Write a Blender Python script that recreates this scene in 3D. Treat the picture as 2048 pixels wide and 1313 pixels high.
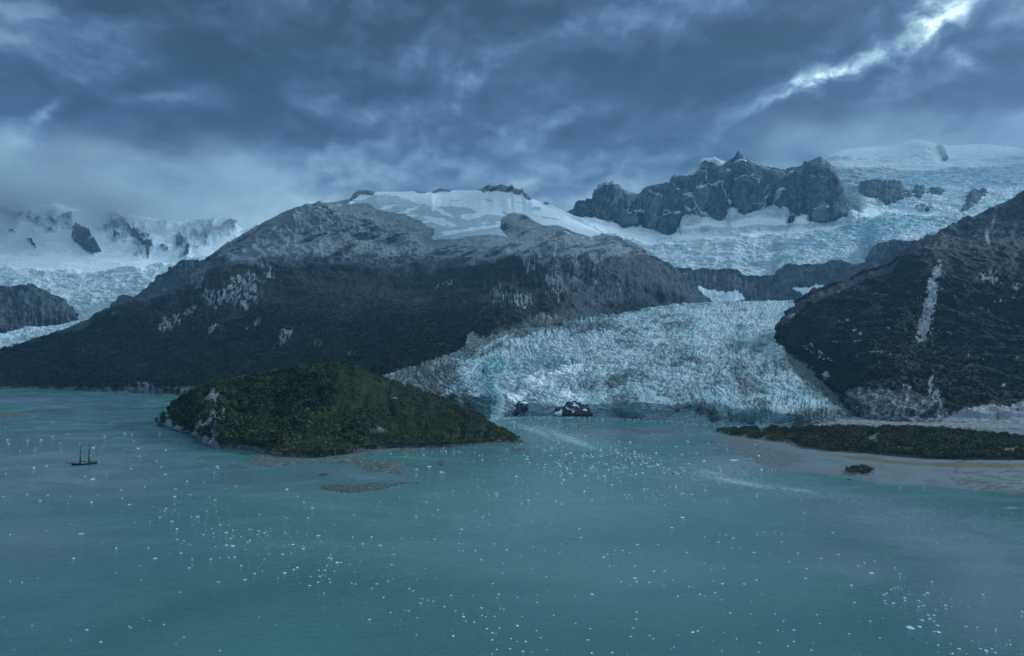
import bpy, bmesh, math, random
import numpy as np
from mathutils import Vector
random.seed(7)
RNG = np.random.default_rng(11)
from time import time as _t
T0 = _t()
SC = bpy.context.scene
COL = SC.collection
for o in list(bpy.data.objects): bpy.data.objects.remove(o)

# ------------------------------------------------------------------ camera
FP, W0, H0 = 1365.33, 2048.0, 1313.0       # focal length in photo pixels
HC = 150.0                                  # camera height above the fjord
TH = math.atan(43.5 / FP)                   # slight upward pitch
CT, ST = math.cos(TH), math.sin(TH)
cam_d = bpy.data.cameras.new('camera'); cam_d.lens = 24; cam_d.sensor_width = 36
cam_d.clip_start = 1; cam_d.clip_end = 60000
cam = bpy.data.objects.new('camera', cam_d); COL.objects.link(cam)
cam.location = (0, 0, HC); cam.rotation_euler = (math.pi / 2 + TH, 0, 0)
SC.camera = cam
SC.view_settings.view_transform = 'Standard'; SC.view_settings.look = 'None'
SC.view_settings.exposure = .68; SC.view_settings.gamma = 1
SC.cycles.volume_bounces = 1
SC.cycles.volume_step_rate = .7
SC.cycles.volume_max_steps = 64
SC.cycles.max_bounces = 5

def unproj(px, py, d):
    """photo pixel + distance along Y -> world"""
    a = (px - W0 / 2) / FP; b = (H0 / 2 - py) / FP
    dy = CT - b * ST; dz = ST + b * CT
    t = d / dy
    return a * t, d + 0 * t, HC + dz * t
def py_of(z, d):
    fw = d * CT + (z - HC) * ST; up = -d * ST + (z - HC) * CT
    return H0 / 2 - FP * up / fw
def onwater(px, py, z=0.0):
    a = (px - W0 / 2) / FP; b = (H0 / 2 - py) / FP
    dy = CT - b * ST; dz = ST + b * CT
    t = (z - HC) / dz
    return a * t, dy * t
def dirpix(px, py):
    a = (px - W0 / 2) / FP; b = (H0 / 2 - py) / FP
    x, y, z = a, CT - b * ST, ST + b * CT
    return math.atan2(x, y), math.atan2(z, math.hypot(x, y))

# ------------------------------------------------------------------ node helpers
class NT:
    def __init__(s, tree): s.t = tree; s.n = tree.nodes; s.l = tree.links
    def new(s, typ, **kw):
        nd = s.n.new(typ)
        for k, v in kw.items(): setattr(nd, k, v)
        return nd
    def set(s, sock, v):
        if hasattr(v, 'is_output') or isinstance(v, bpy.types.NodeSocket): s.l.new(v, sock)
        elif v is not None:
            if isinstance(v, (tuple, list)) and len(v) == 3 and sock.type == 'RGBA': v = (*v, 1)
            sock.default_value = v
    def m(s, op, a, b=None, c=None, clamp=False):
        nd = s.new('ShaderNodeMath', operation=op, use_clamp=clamp)
        s.set(nd.inputs[0], a)
        if b is not None: s.set(nd.inputs[1], b)
        if c is not None: s.set(nd.inputs[2], c)
        return nd.outputs[0]
    def vm(s, op, a, b=None, out=0):
        nd = s.new('ShaderNodeVectorMath', operation=op)
        s.set(nd.inputs[0], a)
        if b is not None:
            s.set(nd.inputs[3 if op == 'SCALE' else 1], b)
        return nd.outputs[out]
    def noise(s, vec, scale, detail=4, rough=.55, dist=0, out='Fac', typ='FBM'):
        nd = s.new('ShaderNodeTexNoise', noise_type=typ)
        if vec is not None: s.set(nd.inputs['Vector'], vec)
        nd.inputs['Scale'].default_value = scale; nd.inputs['Detail'].default_value = detail
        nd.inputs['Roughness'].default_value = rough; nd.inputs['Distortion'].default_value = dist
        return nd.outputs[out]
    def ramp(s, f, lo, hi, a=0.0, b=1.0, smooth=True):
        nd = s.new('ShaderNodeMapRange', interpolation_type='SMOOTHSTEP' if smooth else 'LINEAR')
        s.set(nd.inputs[0], f)
        for i, v in enumerate((lo, hi, a, b)): s.set(nd.inputs[i + 1], v)
        return nd.outputs[0]
    def mix(s, f, a, b, typ='MIX'):
        nd = s.new('ShaderNodeMix', data_type='RGBA', blend_type=typ)
        s.set(nd.inputs[0], f); s.set(nd.inputs[6], a); s.set(nd.inputs[7], b)
        return nd.outputs[2]
    def crampc(s, f, stops):
        nd = s.new('ShaderNodeValToRGB'); s.set(nd.inputs[0], f)
        e = nd.color_ramp.elements
        while len(e) < len(stops): e.new(.5)
        for el, (p, c) in zip(e, stops): el.position = p; el.color = (*c, 1)
        return nd.outputs[0]
    def comb(s, x, y, z=0.0):
        nd = s.new('ShaderNodeCombineXYZ')
        for i, v in enumerate((x, y, z)): s.set(nd.inputs[i], v)
        return nd.outputs[0]
    def sep(s, v):
        nd = s.new('ShaderNodeSeparateXYZ'); s.set(nd.inputs[0], v); return nd.outputs
    def mapping(s, v, scale, rot=(0, 0, 0)):
        nd = s.new('ShaderNodeMapping'); s.set(nd.inputs[0], v)
        nd.inputs['Scale'].default_value = scale; nd.inputs['Rotation'].default_value = rot
        return nd.outputs[0]
def s2l(r, g, b):
    f = lambda c: (c / 255) / 12.92 if c / 255 <= .04045 else ((c / 255 + .055) / 1.055) ** 2.4
    return (f(r), f(g), f(b))

# ------------------------------------------------------------------ sky and sun
SUN_EL, SUN_AZ = math.radians(27), math.radians(66)      # azimuth measured from +Y towards +X
world = bpy.data.worlds.new('World'); SC.world = world; world.use_nodes = True
world.cycles.sampling_method = 'MANUAL'; world.cycles.sample_map_resolution = 512
w = NT(world.node_tree); w.n.clear()
tc = w.new('ShaderNodeTexCoord').outputs['Generated']
sx, sy, sz = w.sep(tc)
az = w.m('ARCTAN2', sx, sy)
el = w.m('ARCSINE', sz)
base = w.comb(az, w.m('MULTIPLY', el, 1.5))
warp = w.noise(base, 3.2, 6, .6, out='Color')
warp2 = w.noise(base, 12, 5, .6, out='Color')
wv = w.vm('SCALE', w.vm('SUBTRACT', warp, (.5, .5, .5)), .06)
wv2 = w.vm('SCALE', w.vm('SUBTRACT', warp2, (.5, .5, .5)), .05)
pos = w.vm('ADD', w.vm('ADD', w.comb(az, el), w.vm('SCALE', wv, .55)), w.vm('SCALE', wv2, .8))
pos = w.vm('MULTIPLY', pos, (1, 1, 0))
# base brightness by elevation
F = w.ramp(el, math.radians(5), math.radians(20), .68, .37)
hi = w.ramp(el, math.radians(30), math.radians(60), 0.0, .36)
back = w.ramp(sy, .35, -.5, 0.0, .04)
# streaky cloud body, tilted up to the right, plus billows
tilt = w.mapping(base, (1, 1.9, 1), (0, 0, math.radians(-14)))
n1 = w.noise(tilt, 2.6, 9, .58, .6)
n2 = w.noise(w.vm('ADD', base, w.vm('SCALE', wv, 2.2)), 3.3, 7, .52, .2)
n2b = w.noise(w.vm('ADD', w.vm('ADD', base, w.vm('SCALE', wv, 2.2)), (-.012, .034, 0)), 3.3, 7, .52, .2)
n3 = w.noise(w.vm('ADD', base, wv2), 11, 6, .55, .2); n3b = w.noise(w.vm('ADD', w.vm('ADD', base, wv2), (-.005, .016, 0)), 11, 6, .55, .2)
rel = w.m('ADD', w.m('MULTIPLY', w.m('SUBTRACT', n2, n2b), 1.5), w.m('MULTIPLY', w.m('SUBTRACT', n3, n3b), .42))
rel = w.m('MULTIPLY', rel, w.ramp(el, math.radians(7), math.radians(15), .25, 1))
F = w.m('ADD', F, rel)
F = w.m('ADD', F, w.m('MULTIPLY', w.m('SUBTRACT', n1, .5), .50))
amp2 = w.ramp(el, math.radians(8), math.radians(16), .16, .42)
F = w.m('ADD', F, w.m('MULTIPLY', w.m('SUBTRACT', n2, .5), amp2))
BL = [ # x, y, rx, ry, tilt(deg, up to the right), amount
 (350,60,210,65,-20,-.08),(130,190,170,55,0,-.12),(200,292,130,32,5,-.13),(520,100,170,55,0,-.07),
 (700,190,160,45,-10,-.05),(1330,130,330,55,22,-.09),(820,60,150,50,0,-.05),(1740,235,210,55,5,-.09),
 (1995,115,80,70,-20,-.15),(1175,262,70,18,20,-.09),(1520,70,230,40,20,-.07),(430,260,160,40,0,-.05),
 (30,70,110,60,0,.07),(320,200,95,14,8,.16),(95,225,40,10,30,.16),(15,285,50,28,30,.16),
 (750,228,115,22,0,.13),(590,172,80,28,-15,.09),(1140,238,60,22,25,.16),(1050,290,200,60,10,.05),
 (770,20,60,25,0,.07),(1640,154,58,13,18,.66),(1738,118,95,13,22,.40),(1830,86,62,20,38,.30),(1880,50,40,34,0,.17),(1930,10,46,22,0,.34),(1838,10,36,20,0,.34),(1850,60,26,12,40,.2),(1975,50,95,50,0,.16),(1560,188,80,13,25,.18),
 (1930,112,60,12,-35,.17),(1480,222,130,22,22,.09),(1150,375,330,55,0,.07),(500,430,150,40,0,.06),
 (60,385,220,60,0,.03),(1995,300,60,90,0,.06),(1250,60,160,40,-20,.03)]
grp = bpy.data.node_groups.new('cloud_blob', 'ShaderNodeTree')
for nm, ty in (('P', 'NodeSocketVector'), ('C', 'NodeSocketVector'), ('U', 'NodeSocketVector'), ('V', 'NodeSocketVector'), ('A', 'NodeSocketFloat')):
    grp.interface.new_socket(nm, in_out='INPUT', socket_type=ty)
grp.interface.new_socket('O', in_out='OUTPUT', socket_type='NodeSocketFloat')
g = NT(grp); gi = g.new('NodeGroupInput'); go = g.new('NodeGroupOutput')
q = g.vm('SUBTRACT', gi.outputs['P'], gi.outputs['C'])
du = g.vm('DOT_PRODUCT', q, gi.outputs['U'], 1); dv = g.vm('DOT_PRODUCT', q, gi.outputs['V'], 1)
r2 = g.m('ADD', g.m('MULTIPLY', du, du), g.m('MULTIPLY', dv, dv))
g.l.new(g.m('MULTIPLY', g.m('POWER', 2.71828, g.m('MULTIPLY', r2, -1.0)), gi.outputs['A']), go.inputs[0])
BRK = 0.0
for (bx_, by_, rx, ry, t, amt) in BL:
    ca, ce = dirpix(bx_, by_)
    k = math.cos(ca) ** 2 / FP; kz = math.cos(ca) / FP
    c_, s_ = math.cos(math.radians(t)), math.sin(math.radians(t))
    rx *= 1.15; ry *= 1.2
    nd = w.new('ShaderNodeGroup'); nd.node_tree = grp
    w.l.new(pos, nd.inputs['P'])
    nd.inputs['C'].default_value = (ca, ce, 0)
    nd.inputs['U'].default_value = (c_ / (rx * k), s_ / (rx * kz), 0)
    nd.inputs['V'].default_value = (-s_ / (ry * k), c_ / (ry * kz), 0)
    nd.inputs['A'].default_value = amt * (1.4 if abs(amt) < .2 else 1)
    if amt >= .17: BRK = w.m('ADD', BRK, nd.outputs[0])
    else: F = w.m('ADD', F, nd.outputs[0])
nbk = w.noise(w.vm('ADD', base, wv2), 17, 6, .6, .4)
F = w.m('ADD', F, w.m('MULTIPLY', BRK, w.ramp(nbk, .36, .64, .12, 1.15)))
F = w.m('ADD', w.m('ADD', F, hi), back)
cc = w.crampc(F, [(0.0, s2l(30, 40, 54)), (.25, s2l(44, 57, 76)), (.40, s2l(66, 80, 107)), (.5, s2l(91, 108, 137)),
                  (.62, s2l(126, 147, 168)), (.78, s2l(172, 192, 206)), (1.0, s2l(250, 253, 255))])
sky = w.new('ShaderNodeTexSky', sky_type='NISHITA', sun_disc=False)
sky.sun_elevation = SUN_EL; sky.sun_rotation = SUN_AZ
cc10 = w.vm('SCALE', cc, 8.2)
gain = w.ramp(el, math.radians(32), math.radians(75), 1.0, 1.7)
cc10 = w.vm('MULTIPLY', cc10, w.comb(w.m('MULTIPLY', gain, .84), gain, w.m('MULTIPLY', gain, 1.0)))
body = w.mix(.04, cc10, sky.outputs[0])
bg = w.new('ShaderNodeBackground'); w.l.new(body, bg.inputs[0]); bg.inputs[1].default_value = .1
wo = w.new('ShaderNodeOutputWorld'); w.l.new(bg.outputs[0], wo.inputs[0])
sd = bpy.data.lights.new('sun', 'SUN'); sd.energy = 2.0; sd.angle = math.radians(10); sd.color = (.70, .88, 1.0)
sun = bpy.data.objects.new('sun', sd); COL.objects.link(sun)
sv = Vector((math.sin(SUN_AZ) * math.cos(SUN_EL), math.cos(SUN_AZ) * math.cos(SUN_EL), math.sin(SUN_EL)))
sun.rotation_euler = sv.to_track_quat('Z', 'Y').to_euler(); sun.location = (0, 0, 3000)

# ------------------------------------------------------------------ numpy noise
_perm = RNG.permutation(256).astype(np.int32); PERM = np.concatenate([_perm, _perm, _perm])
_g = RNG.normal(size=(256, 3)).astype(np.float32); GR = _g / np.linalg.norm(_g, axis=1, keepdims=True)
GX, GY, GZ = (np.ascontiguousarray(GR[:, i]) for i in range(3))
def perlin(x, y, z):
    x = np.asarray(x, np.float32).ravel(); y = np.asarray(y, np.float32).ravel(); z = np.asarray(z, np.float32).ravel()
    xf = np.floor(x); yf = np.floor(y); zf = np.floor(z)
    fx = x - xf; fy = y - yf; fz = z - zf
    xi = xf.astype(np.int32) & 255; yi = yf.astype(np.int32) & 255; zi = zf.astype(np.int32) & 255
    u = fx * fx * fx * (fx * (fx * 6 - 15) + 10); v = fy * fy * fy * (fy * (fy * 6 - 15) + 10); w_ = fz * fz * fz * (fz * (fz * 6 - 15) + 10)
    flat = not np.any(fz) and not np.any(zi)
    A = (PERM[xi], PERM[xi + 1]); B = [[PERM[A[i] + yi + j] for j in (0, 1)] for i in (0, 1)]
    def c(i, j, k):
        h = PERM[B[i][j] + zi + k]
        r = GX[h] * (fx - i) + GY[h] * (fy - j)
        return r if flat else r + GZ[h] * (fz - k)
    def L(a, b, t): return a + (b - a) * t
    a = L(L(c(0, 0, 0), c(1, 0, 0), u), L(c(0, 1, 0), c(1, 1, 0), u), v)
    if flat: return a * 1.8
    b = L(L(c(0, 0, 1), c(1, 0, 1), u), L(c(0, 1, 1), c(1, 1, 1), u), v)
    return L(a, b, w_) * 1.5
def fbm(x, y, z, wl, octs=4, gain=.5, ridged=False, off=0.0):
    sh = np.shape(x); fl = not np.any(z); x = np.ravel(x) / wl + off; y = np.ravel(y) / wl + off * 1.7; z = np.zeros(x.shape, np.float32) if fl else np.ravel(z) / wl + off * .6
    out = np.zeros(x.shape, np.float32); a = 1.0; tot = 0
    for i in range(octs):
        n = perlin(x, y, z)
        out += a * ((1 - 2 * np.abs(n)) if ridged else n)
        tot += a; a *= gain; x = x * 2.03 + 11.3; y = y * 2.03 + 5.1; z = z if fl else z * 2.03 + 7.7
    return (out / tot).reshape(sh)
def sstep(x, a, b):
    t = np.clip((x - a) / (b - a), 0, 1); return t * t * (3 - 2 * t)
def sdf(px, py, poly):
    """signed distance to a polygon, positive inside"""
    P = np.asarray(poly, float); sh = np.shape(px); x = np.ravel(px); y = np.ravel(py)
    d = np.full(x.shape, 1e18); ins = np.zeros(x.shape, bool)
    for i in range(len(P)):
        x0, y0 = P[i - 1]; x1, y1 = P[i]
        ex, ey = x1 - x0, y1 - y0
        t = np.clip(((x - x0) * ex + (y - y0) * ey) / (ex * ex + ey * ey + 1e-12), 0, 1)
        d = np.minimum(d, (x - x0 - t * ex) ** 2 + (y - y0 - t * ey) ** 2)
        c = ((y0 > y) != (y1 > y)) & (x < ex * (y - y0) / (ey + 1e-12) + x0)
        ins ^= c
    d = np.sqrt(d)
    return np.where(ins, d, -d).reshape(sh)
def blobs(px, py, L):
    r = np.zeros(np.shape(px))
    for (x, y, rx, ry, t, a) in L:
        c, s = math.cos(math.radians(t)), math.sin(math.radians(t))
        u = ((px - x) * c - (py - y) * s) / rx; v = ((px - x) * s + (py - y) * c) / ry
        r = np.maximum(r, a * np.exp(-(u * u + v * v)))
    return r

# ------------------------------------------------------------------ mesh helpers
def tag(o, label=None, cat=None, group=None, kind=None):
    if label: o['label'] = label
    if cat: o['category'] = cat
    if group: o['group'] = group
    if kind: o['kind'] = kind
    return o
def mesh_np(name, V, Fq, mat=None, attrs=None, smooth=True, parent=None):
    me = bpy.data.meshes.new(name)
    V = np.asarray(V, np.float32); Fq = np.asarray(Fq, np.int32)
    n, k = Fq.shape
    me.vertices.add(len(V)); me.vertices.foreach_set('co', V.ravel())
    me.loops.add(n * k); me.loops.foreach_set('vertex_index', Fq.ravel())
    me.polygons.add(n); me.polygons.foreach_set('loop_start', np.arange(0, n * k, k, dtype=np.int32))
    me.polygons.foreach_set('loop_total', np.full(n, k, np.int32))
    me.polygons.foreach_set('use_smooth', np.full(n, smooth, bool))
    for an, av in (attrs or {}).items():
        av = np.asarray(av, np.float32)
        if av.ndim == 1:
            at = me.attributes.new(an, 'FLOAT', 'POINT'); at.data.foreach_set('value', av)
        else:
            at = me.attributes.new(an, 'FLOAT_VECTOR', 'POINT'); at.data.foreach_set('vector', av.ravel())
    me.update(calc_edges=True)
    if mat: me.materials.append(mat)
    o = bpy.data.objects.new(name, me); COL.objects.link(o)
    if parent: o.parent = parent
    return o
def grid_faces(nv, nu, flip=False):
    i = np.arange(nv - 1)[:, None] * nu + np.arange(nu - 1)[None, :]
    f = np.stack([i, i + 1, i + nu + 1, i + nu], -1).reshape(-1, 4)
    return f[:, ::-1] if flip else f
def pchip(t, Y, tq):
    """monotone cubic through rows Y (n, m) at knots t, evaluated at tq"""
    h = np.diff(t)[:, None]; dl = np.diff(Y, axis=0) / h
    m = np.zeros_like(Y); m[0] = dl[0]; m[-1] = dl[-1]
    s = dl[:-1] * dl[1:] > 0
    m[1:-1] = np.where(s, 2 * dl[:-1] * dl[1:] / np.where(s, dl[:-1] + dl[1:], 1), 0)
    k = np.clip(np.searchsorted(t, tq, side='right') - 1, 0, len(t) - 2)
    hh = (t[k + 1] - t[k])[:, None]; u = ((tq - t[k])[:, None]) / hh
    return ((2 * u ** 3 - 3 * u ** 2 + 1) * Y[k] + (u ** 3 - 2 * u ** 2 + u) * hh * m[k] +
            (-2 * u ** 3 + 3 * u ** 2) * Y[k + 1] + (u ** 3 - u ** 2) * hh * m[k + 1])
class Loft:
    """terrain sheet through contour rows given as (photo x, photo y or height z, distance)"""
    def __init__(s, x0, x1, nu, rows, dens=1.0, smooth=6, jag=0):
        s.px = np.linspace(x0, x1, nu); ys = []; ds = []
        for kind, pts in rows:
            p = np.array(pts, float); d = np.interp(s.px, p[:, 0], p[:, 2]); y = np.interp(s.px, p[:, 0], p[:, 1])
            w_ = smooth
            if w_ and kind != 'sky':
                k = max(3, int(w_ / 100 * nu) | 1); ker = np.hanning(k + 2); ker /= ker.sum()
                if kind != 'edge':
                    y = np.convolve(np.pad(y, (len(ker) // 2,) * 2, mode='reflect', reflect_type='odd'), ker, 'same')[len(ker) // 2:-(len(ker) // 2)]
                d = np.convolve(np.pad(d, (len(ker) // 2,) * 2, mode='reflect', reflect_type='odd'), ker, 'same')[len(ker) // 2:-(len(ker) // 2)]
            if kind == 'z': y = py_of(y, d)
            if kind == 'sky' and jag: y = y - jag * np.clip(fbm(s.px, 0 * s.px, 0 * s.px + .3, 9, 4, .6, ridged=True), -.2, 1) + jag * .4
            ys.append(y); ds.append(d)
        Y = np.array(ys); D = np.array(ds)
        seg = np.abs(np.diff(Y, axis=0)); segn = np.percentile(seg, 85, axis=1)
        segn = np.clip(segn * dens, 4, 400)
        t = np.concatenate([[0], np.cumsum(segn)]); nv = int(t[-1]) + 1
        tq = np.linspace(0, t[-1], nv)
        s.t = t; s.tq = tq
        s.PY = pchip(t, Y, tq); LD = pchip(t, np.log(D), tq); s.D = np.exp(LD)
        s.PX = np.broadcast_to(s.px, s.PY.shape).copy()
        s.rowv = np.broadcast_to(np.interp(tq, t, np.arange(len(t)))[:, None], s.PY.shape)
        X, Yw, Z = unproj(s.PX, s.PY, s.D)
        s.X, s.Y, s.Z = X, Yw.copy(), Z
        s.nv, s.nu = s.PY.shape
    def normals(s):
        P = np.stack([s.X, s.Y, s.Z], -1)
        a = np.gradient(P, axis=1); b = np.gradient(P, axis=0)
        n = np.cross(a, b); n /= np.linalg.norm(n, axis=-1, keepdims=True) + 1e-9
        return n
    def displace(s, h, upmix=.3):
        n = s.normals(); n[..., 2] += upmix; n /= np.linalg.norm(n, axis=-1, keepdims=True)
        s.X += n[..., 0] * h; s.Y += n[..., 1] * h; s.Z += n[..., 2] * h
    def build(s, name, mat, masks=None, kind='structure'):
        V = np.stack([s.X, s.Y, s.Z], -1).reshape(-1, 3)
        at = {}
        if masks is not None: at['mask'] = np.stack([np.clip(m, 0, 1) for m in masks], -1).reshape(-1, 3)
        o = mesh_np(name, V, grid_faces(s.nv, s.nu), mat, at)
        if kind: o['kind'] = kind
        return o

# ------------------------------------------------------------------ materials
def new_mat(name):
    m = bpy.data.materials.new(name); m.use_nodes = True; t = NT(m.node_tree); t.n.clear()
    out = t.new('ShaderNodeOutputMaterial'); b = t.new('ShaderNodeBsdfPrincipled'); t.l.new(b.outputs[0], out.inputs[0])
    return m, t, b
def terrain_mat(name, rock=(.10, .105, .11), rock2=(.19, .19, .19), pale=(.36, .36, .36), veg=(.022, .030, .018), veg2=(.045, .042, .028),
                snow=(.80, .84, .88), s=1.0, streak=(1, 1, .35), bump=1.0, blur=.18, icemix=True):
    """mask: x snow, y vegetation, z pale rock"""
    m, t, b = new_mat(name)
    P = t.new('ShaderNodeNewGeometry').outputs['Position']
    at = t.new('ShaderNodeAttribute', attribute_name='mask'); ms, mv, mp = t.sep(at.outputs['Vector'])
    Ps = t.mapping(P, streak)
    nA = t.noise(Ps, .035 * s, 8, .62, .5); nB = t.noise(P, .12 * s, 6, .65); nC = t.noise(P, .009 * s, 4, .55)
    nR = t.noise(Ps, .09 * s, 8, .7, 1.2)
    rc = t.mix(t.ramp(nA, .36, .64), rock, rock2)
    rc = t.mix(t.ramp(nR, .44, .60), rc, t.mix(.72, rc, (.030, .034, .040)))
    cr = t.noise(t.mapping(P, streak, (.3, .5, .6)), .03 * s, 7, .68, 1.5, typ='RIDGED_MULTIFRACTAL')
    rc = t.mix(t.ramp(cr, .9, 1.9, 0, .55), rc, tuple(min(1, x * 1.9) for x in rock2))
    vc = t.mix(t.ramp(t.m('ADD', t.m('MULTIPLY', nB, .4), t.m('MULTIPLY', nC, .6)), .40, .62), veg, veg2)
    vc = t.mix(t.ramp(t.noise(P, .3 * s, 4, .6), .45, .7), vc, t.mix(.6, vc, (.012, .018, .012)))
    def edge(mk, n, lo=.5, wdt=.10, k=.7):
        v = t.m('ADD', mk, t.m('MULTIPLY', t.m('SUBTRACT', n, .5), k))
        return t.ramp(v, lo - wdt, lo + wdt)
    c = t.mix(edge(mp, nR, .5, .13, 1.1), rc, t.mix(t.ramp(nA, .4, .65), t.mix(.35, pale, (.1, .1, .1)), pale))
    c = t.mix(edge(mv, nA, .5, blur, .8), c, vc)
    sf = edge(ms, nR, .5, .08, .6)
    sc = t.mix(t.ramp(nA, .3, .7), snow, t.mix(.5, snow, (.62, .72, .80)))
    if not icemix: sc = snow
    icec = t.mix(t.ramp(nR, .35, .65), (.50, .60, .66), (.34, .44, .50))
    if icemix: sc = t.mix(t.ramp(t.m('ADD', ms, t.m('MULTIPLY', t.m('SUBTRACT', nA, .5), .25)), .76, .86), icec, sc)
    c = t.mix(sf, c, sc)
    t.l.new(c, b.inputs['Base Color']); b.inputs['Roughness'].default_value = .85
    b.inputs['Specular IOR Level'].default_value = .25
    bh = t.m('ADD', t.m('MULTIPLY', nA, 30 / s), t.m('MULTIPLY', nR, 16 / s))
    bh = t.m('ADD', bh, t.m('MULTIPLY', nB, 4 / s))
    bh = t.m('MULTIPLY', bh, t.ramp(sf, 0, 1, 1, .12))
    bp = t.new('ShaderNodeBump'); bp.inputs['Strength'].default_value = .9 * bump; bp.inputs['Distance'].default_value = 1
    t.l.new(bh, bp.inputs['Height']); t.l.new(bp.outputs[0], b.inputs['Normal'])
    return m
def ice_mat(name, s=1.0, bump=1.0, flow=(1, .35, 1), ice=(.62, .76, .80), blue=(.28, .56, .64), grit=(.17, .18, .19)):
    """mask: x clean snow, y debris, z blue ice"""
    m, t, b = new_mat(name)
    P = t.new('ShaderNodeNewGeometry').outputs['Position']
    at = t.new('ShaderNodeAttribute', attribute_name='mask'); ms, md, mb = t.sep(at.outputs['Vector'])
    Pf = t.mapping(P, flow)
    nA = t.noise(Pf, .03 * s, 8, .6, .8); nB = t.noise(P, .14 * s, 6, .65, .6); nC = t.noise(Pf, .010 * s, 5, .55, .4)
    nD = t.noise(P, .40 * s, 4, .6)
    c = t.mix(t.ramp(t.m('ADD', t.m('MULTIPLY', t.m('SUBTRACT', nA, .5), 1.1), mb), .25, .95), ice, blue)
    # fine grit spread over the ice by noise and thin ridged streaks
    ln = t.noise(t.mapping(P, (1, .5, 1), (0, 0, .4)), .05 * s, 6, .62, 2.0, typ='RIDGED_MULTIFRACTAL')
    gv = t.m('ADD', t.m('ADD', md, t.m('MULTIPLY', t.m('SUBTRACT', nB, .5), 1.1)), t.m('MULTIPLY', t.m('SUBTRACT', nC, .5), .8))
    gv = t.m('ADD', gv, t.m('MULTIPLY', t.m('SUBTRACT', ln, 1.0), .16))
    c = t.mix(t.ramp(gv, .22, .80, 0, .94), c, t.mix(t.ramp(nD, .4, .6), grit, t.mix(.5, grit, (.30, .32, .33))))
    c = t.mix(t.ramp(t.m('ADD', ms, t.m('MULTIPLY', t.m('SUBTRACT', nA, .5), .7)), .4, .62), c, (.82, .86, .89))
    t.l.new(c, b.inputs['Base Color']); b.inputs['Roughness'].default_value = .6
    b.inputs['Specular IOR Level'].default_value = .3
    bh = t.m('ADD', t.m('MULTIPLY', nA, 34 / s), t.m('ADD', t.m('MULTIPLY', nB, 12 / s), t.m('MULTIPLY', nD, 2 / s)))
    bh = t.m('MULTIPLY', bh, t.ramp(ms, .3, .7, 1, .25))
    bp = t.new('ShaderNodeBump'); bp.inputs['Strength'].default_value = .85 * bump; bp.inputs['Distance'].default_value = 1
    t.l.new(bh, bp.inputs['Height']); t.l.new(bp.outputs[0], b.inputs['Normal'])
    return m
def plain_mat(name, col, rough=.7, var=.3, sc=2.0, metal=0):
    m, t, b = new_mat(name)
    P = t.new('ShaderNodeTexCoord').outputs['Object']
    n = t.noise(P, sc, 5, .6)
    t.l.new(t.mix(t.ramp(n, .3, .7), col, tuple(c * (1 - var) for c in col)), b.inputs['Base Color'])
    b.inputs['Roughness'].default_value = rough; b.inputs['Metallic'].default_value = metal
    return m

M_main = terrain_mat('main_mountain_ground', rock=(.060, .075, .085), rock2=(.145, .170, .185), pale=(.30, .33, .35), veg=(.013, .021, .018), veg2=(.046, .050, .040), streak=(1, .6, .35))
M_right = terrain_mat('right_mountain_ground', rock=(.045, .050, .058), rock2=(.12, .122, .13), pale=(.55, .55, .58), veg=(.006, .010, .010), veg2=(.025, .032, .026), s=1.5)
M_peak = terrain_mat('peak_rock', pale=(.32, .345, .36), rock=(.08, .092, .105), rock2=(.21, .23, .245), s=.45, streak=(1, 1, .25))
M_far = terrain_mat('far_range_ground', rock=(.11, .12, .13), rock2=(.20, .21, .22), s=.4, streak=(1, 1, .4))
M_hill = terrain_mat('islet_ground', rock=(.09, .095, .11), rock2=(.24, .245, .27), pale=(.36, .365, .41), veg=(.020, .026, .014), veg2=(.050, .060, .026), s=3.0)
M_shore = terrain_mat('shore_gravel', rock=(.13, .13, .12), rock2=(.24, .235, .22), pale=(.36, .36, .37), veg=(.10, .082, .035), veg2=(.17, .125, .05), s=4, streak=(1, 1, 1), bump=.5)
M_ice = ice_mat('glacier_ice', ice=(.56, .69, .71), blue=(.24, .48, .52), grit=(.085, .10, .105))
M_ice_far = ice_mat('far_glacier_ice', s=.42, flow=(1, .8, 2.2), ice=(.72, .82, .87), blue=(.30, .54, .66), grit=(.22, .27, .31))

# ------------------------------------------------------------------ main mountain
SKY_MAIN = [(-260,706),(-60,702),(0,700),(38,698),(70,684),(106,666),(154,658),(189,641),(240,615),(291,586),(343,562),(377,542),(411,519),
 (446,492),(472,478),(497,465),(520,450),(549,435),(575,425),(600,417),(625,412),(651,408),(675,404),(700,398),(708,388),(717,382),(735,381),(742,383),(751,384),
 (806,384),(830,382),(845,384),(864,385),(872,381),(882,377),(893,379),(905,381),(940,381),(963,379),(970,374),(977,371),(984,373),(990,373),(997,371),(1004,369),
 (1010,372),(1017,374),(1024,370),(1028,377),(1036,379),(1042,381),(1044,377),(1052,388),(1058,392),(1063,397),(1080,403),(1089,406),(1093,405),(1099,409),(1131,424),
 (1166,440),(1196,462),(1212,470),(1234,476),(1274,492),(1300,507),(1313,518),(1345,534),(1367,550),(1390,579),(1409,603),(1440,625)]
def dsky_main(x): return np.interp(x, [-260, 38, 154, 291, 411, 549, 700, 900, 1060, 1200, 1300, 1440], [3000, 3050, 3200, 3500, 3750, 4000, 4250, 4450, 4400, 4250, 4150, 4000])
sk = [(x, y, dsky_main(x)) for x, y in SKY_MAIN]
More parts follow.
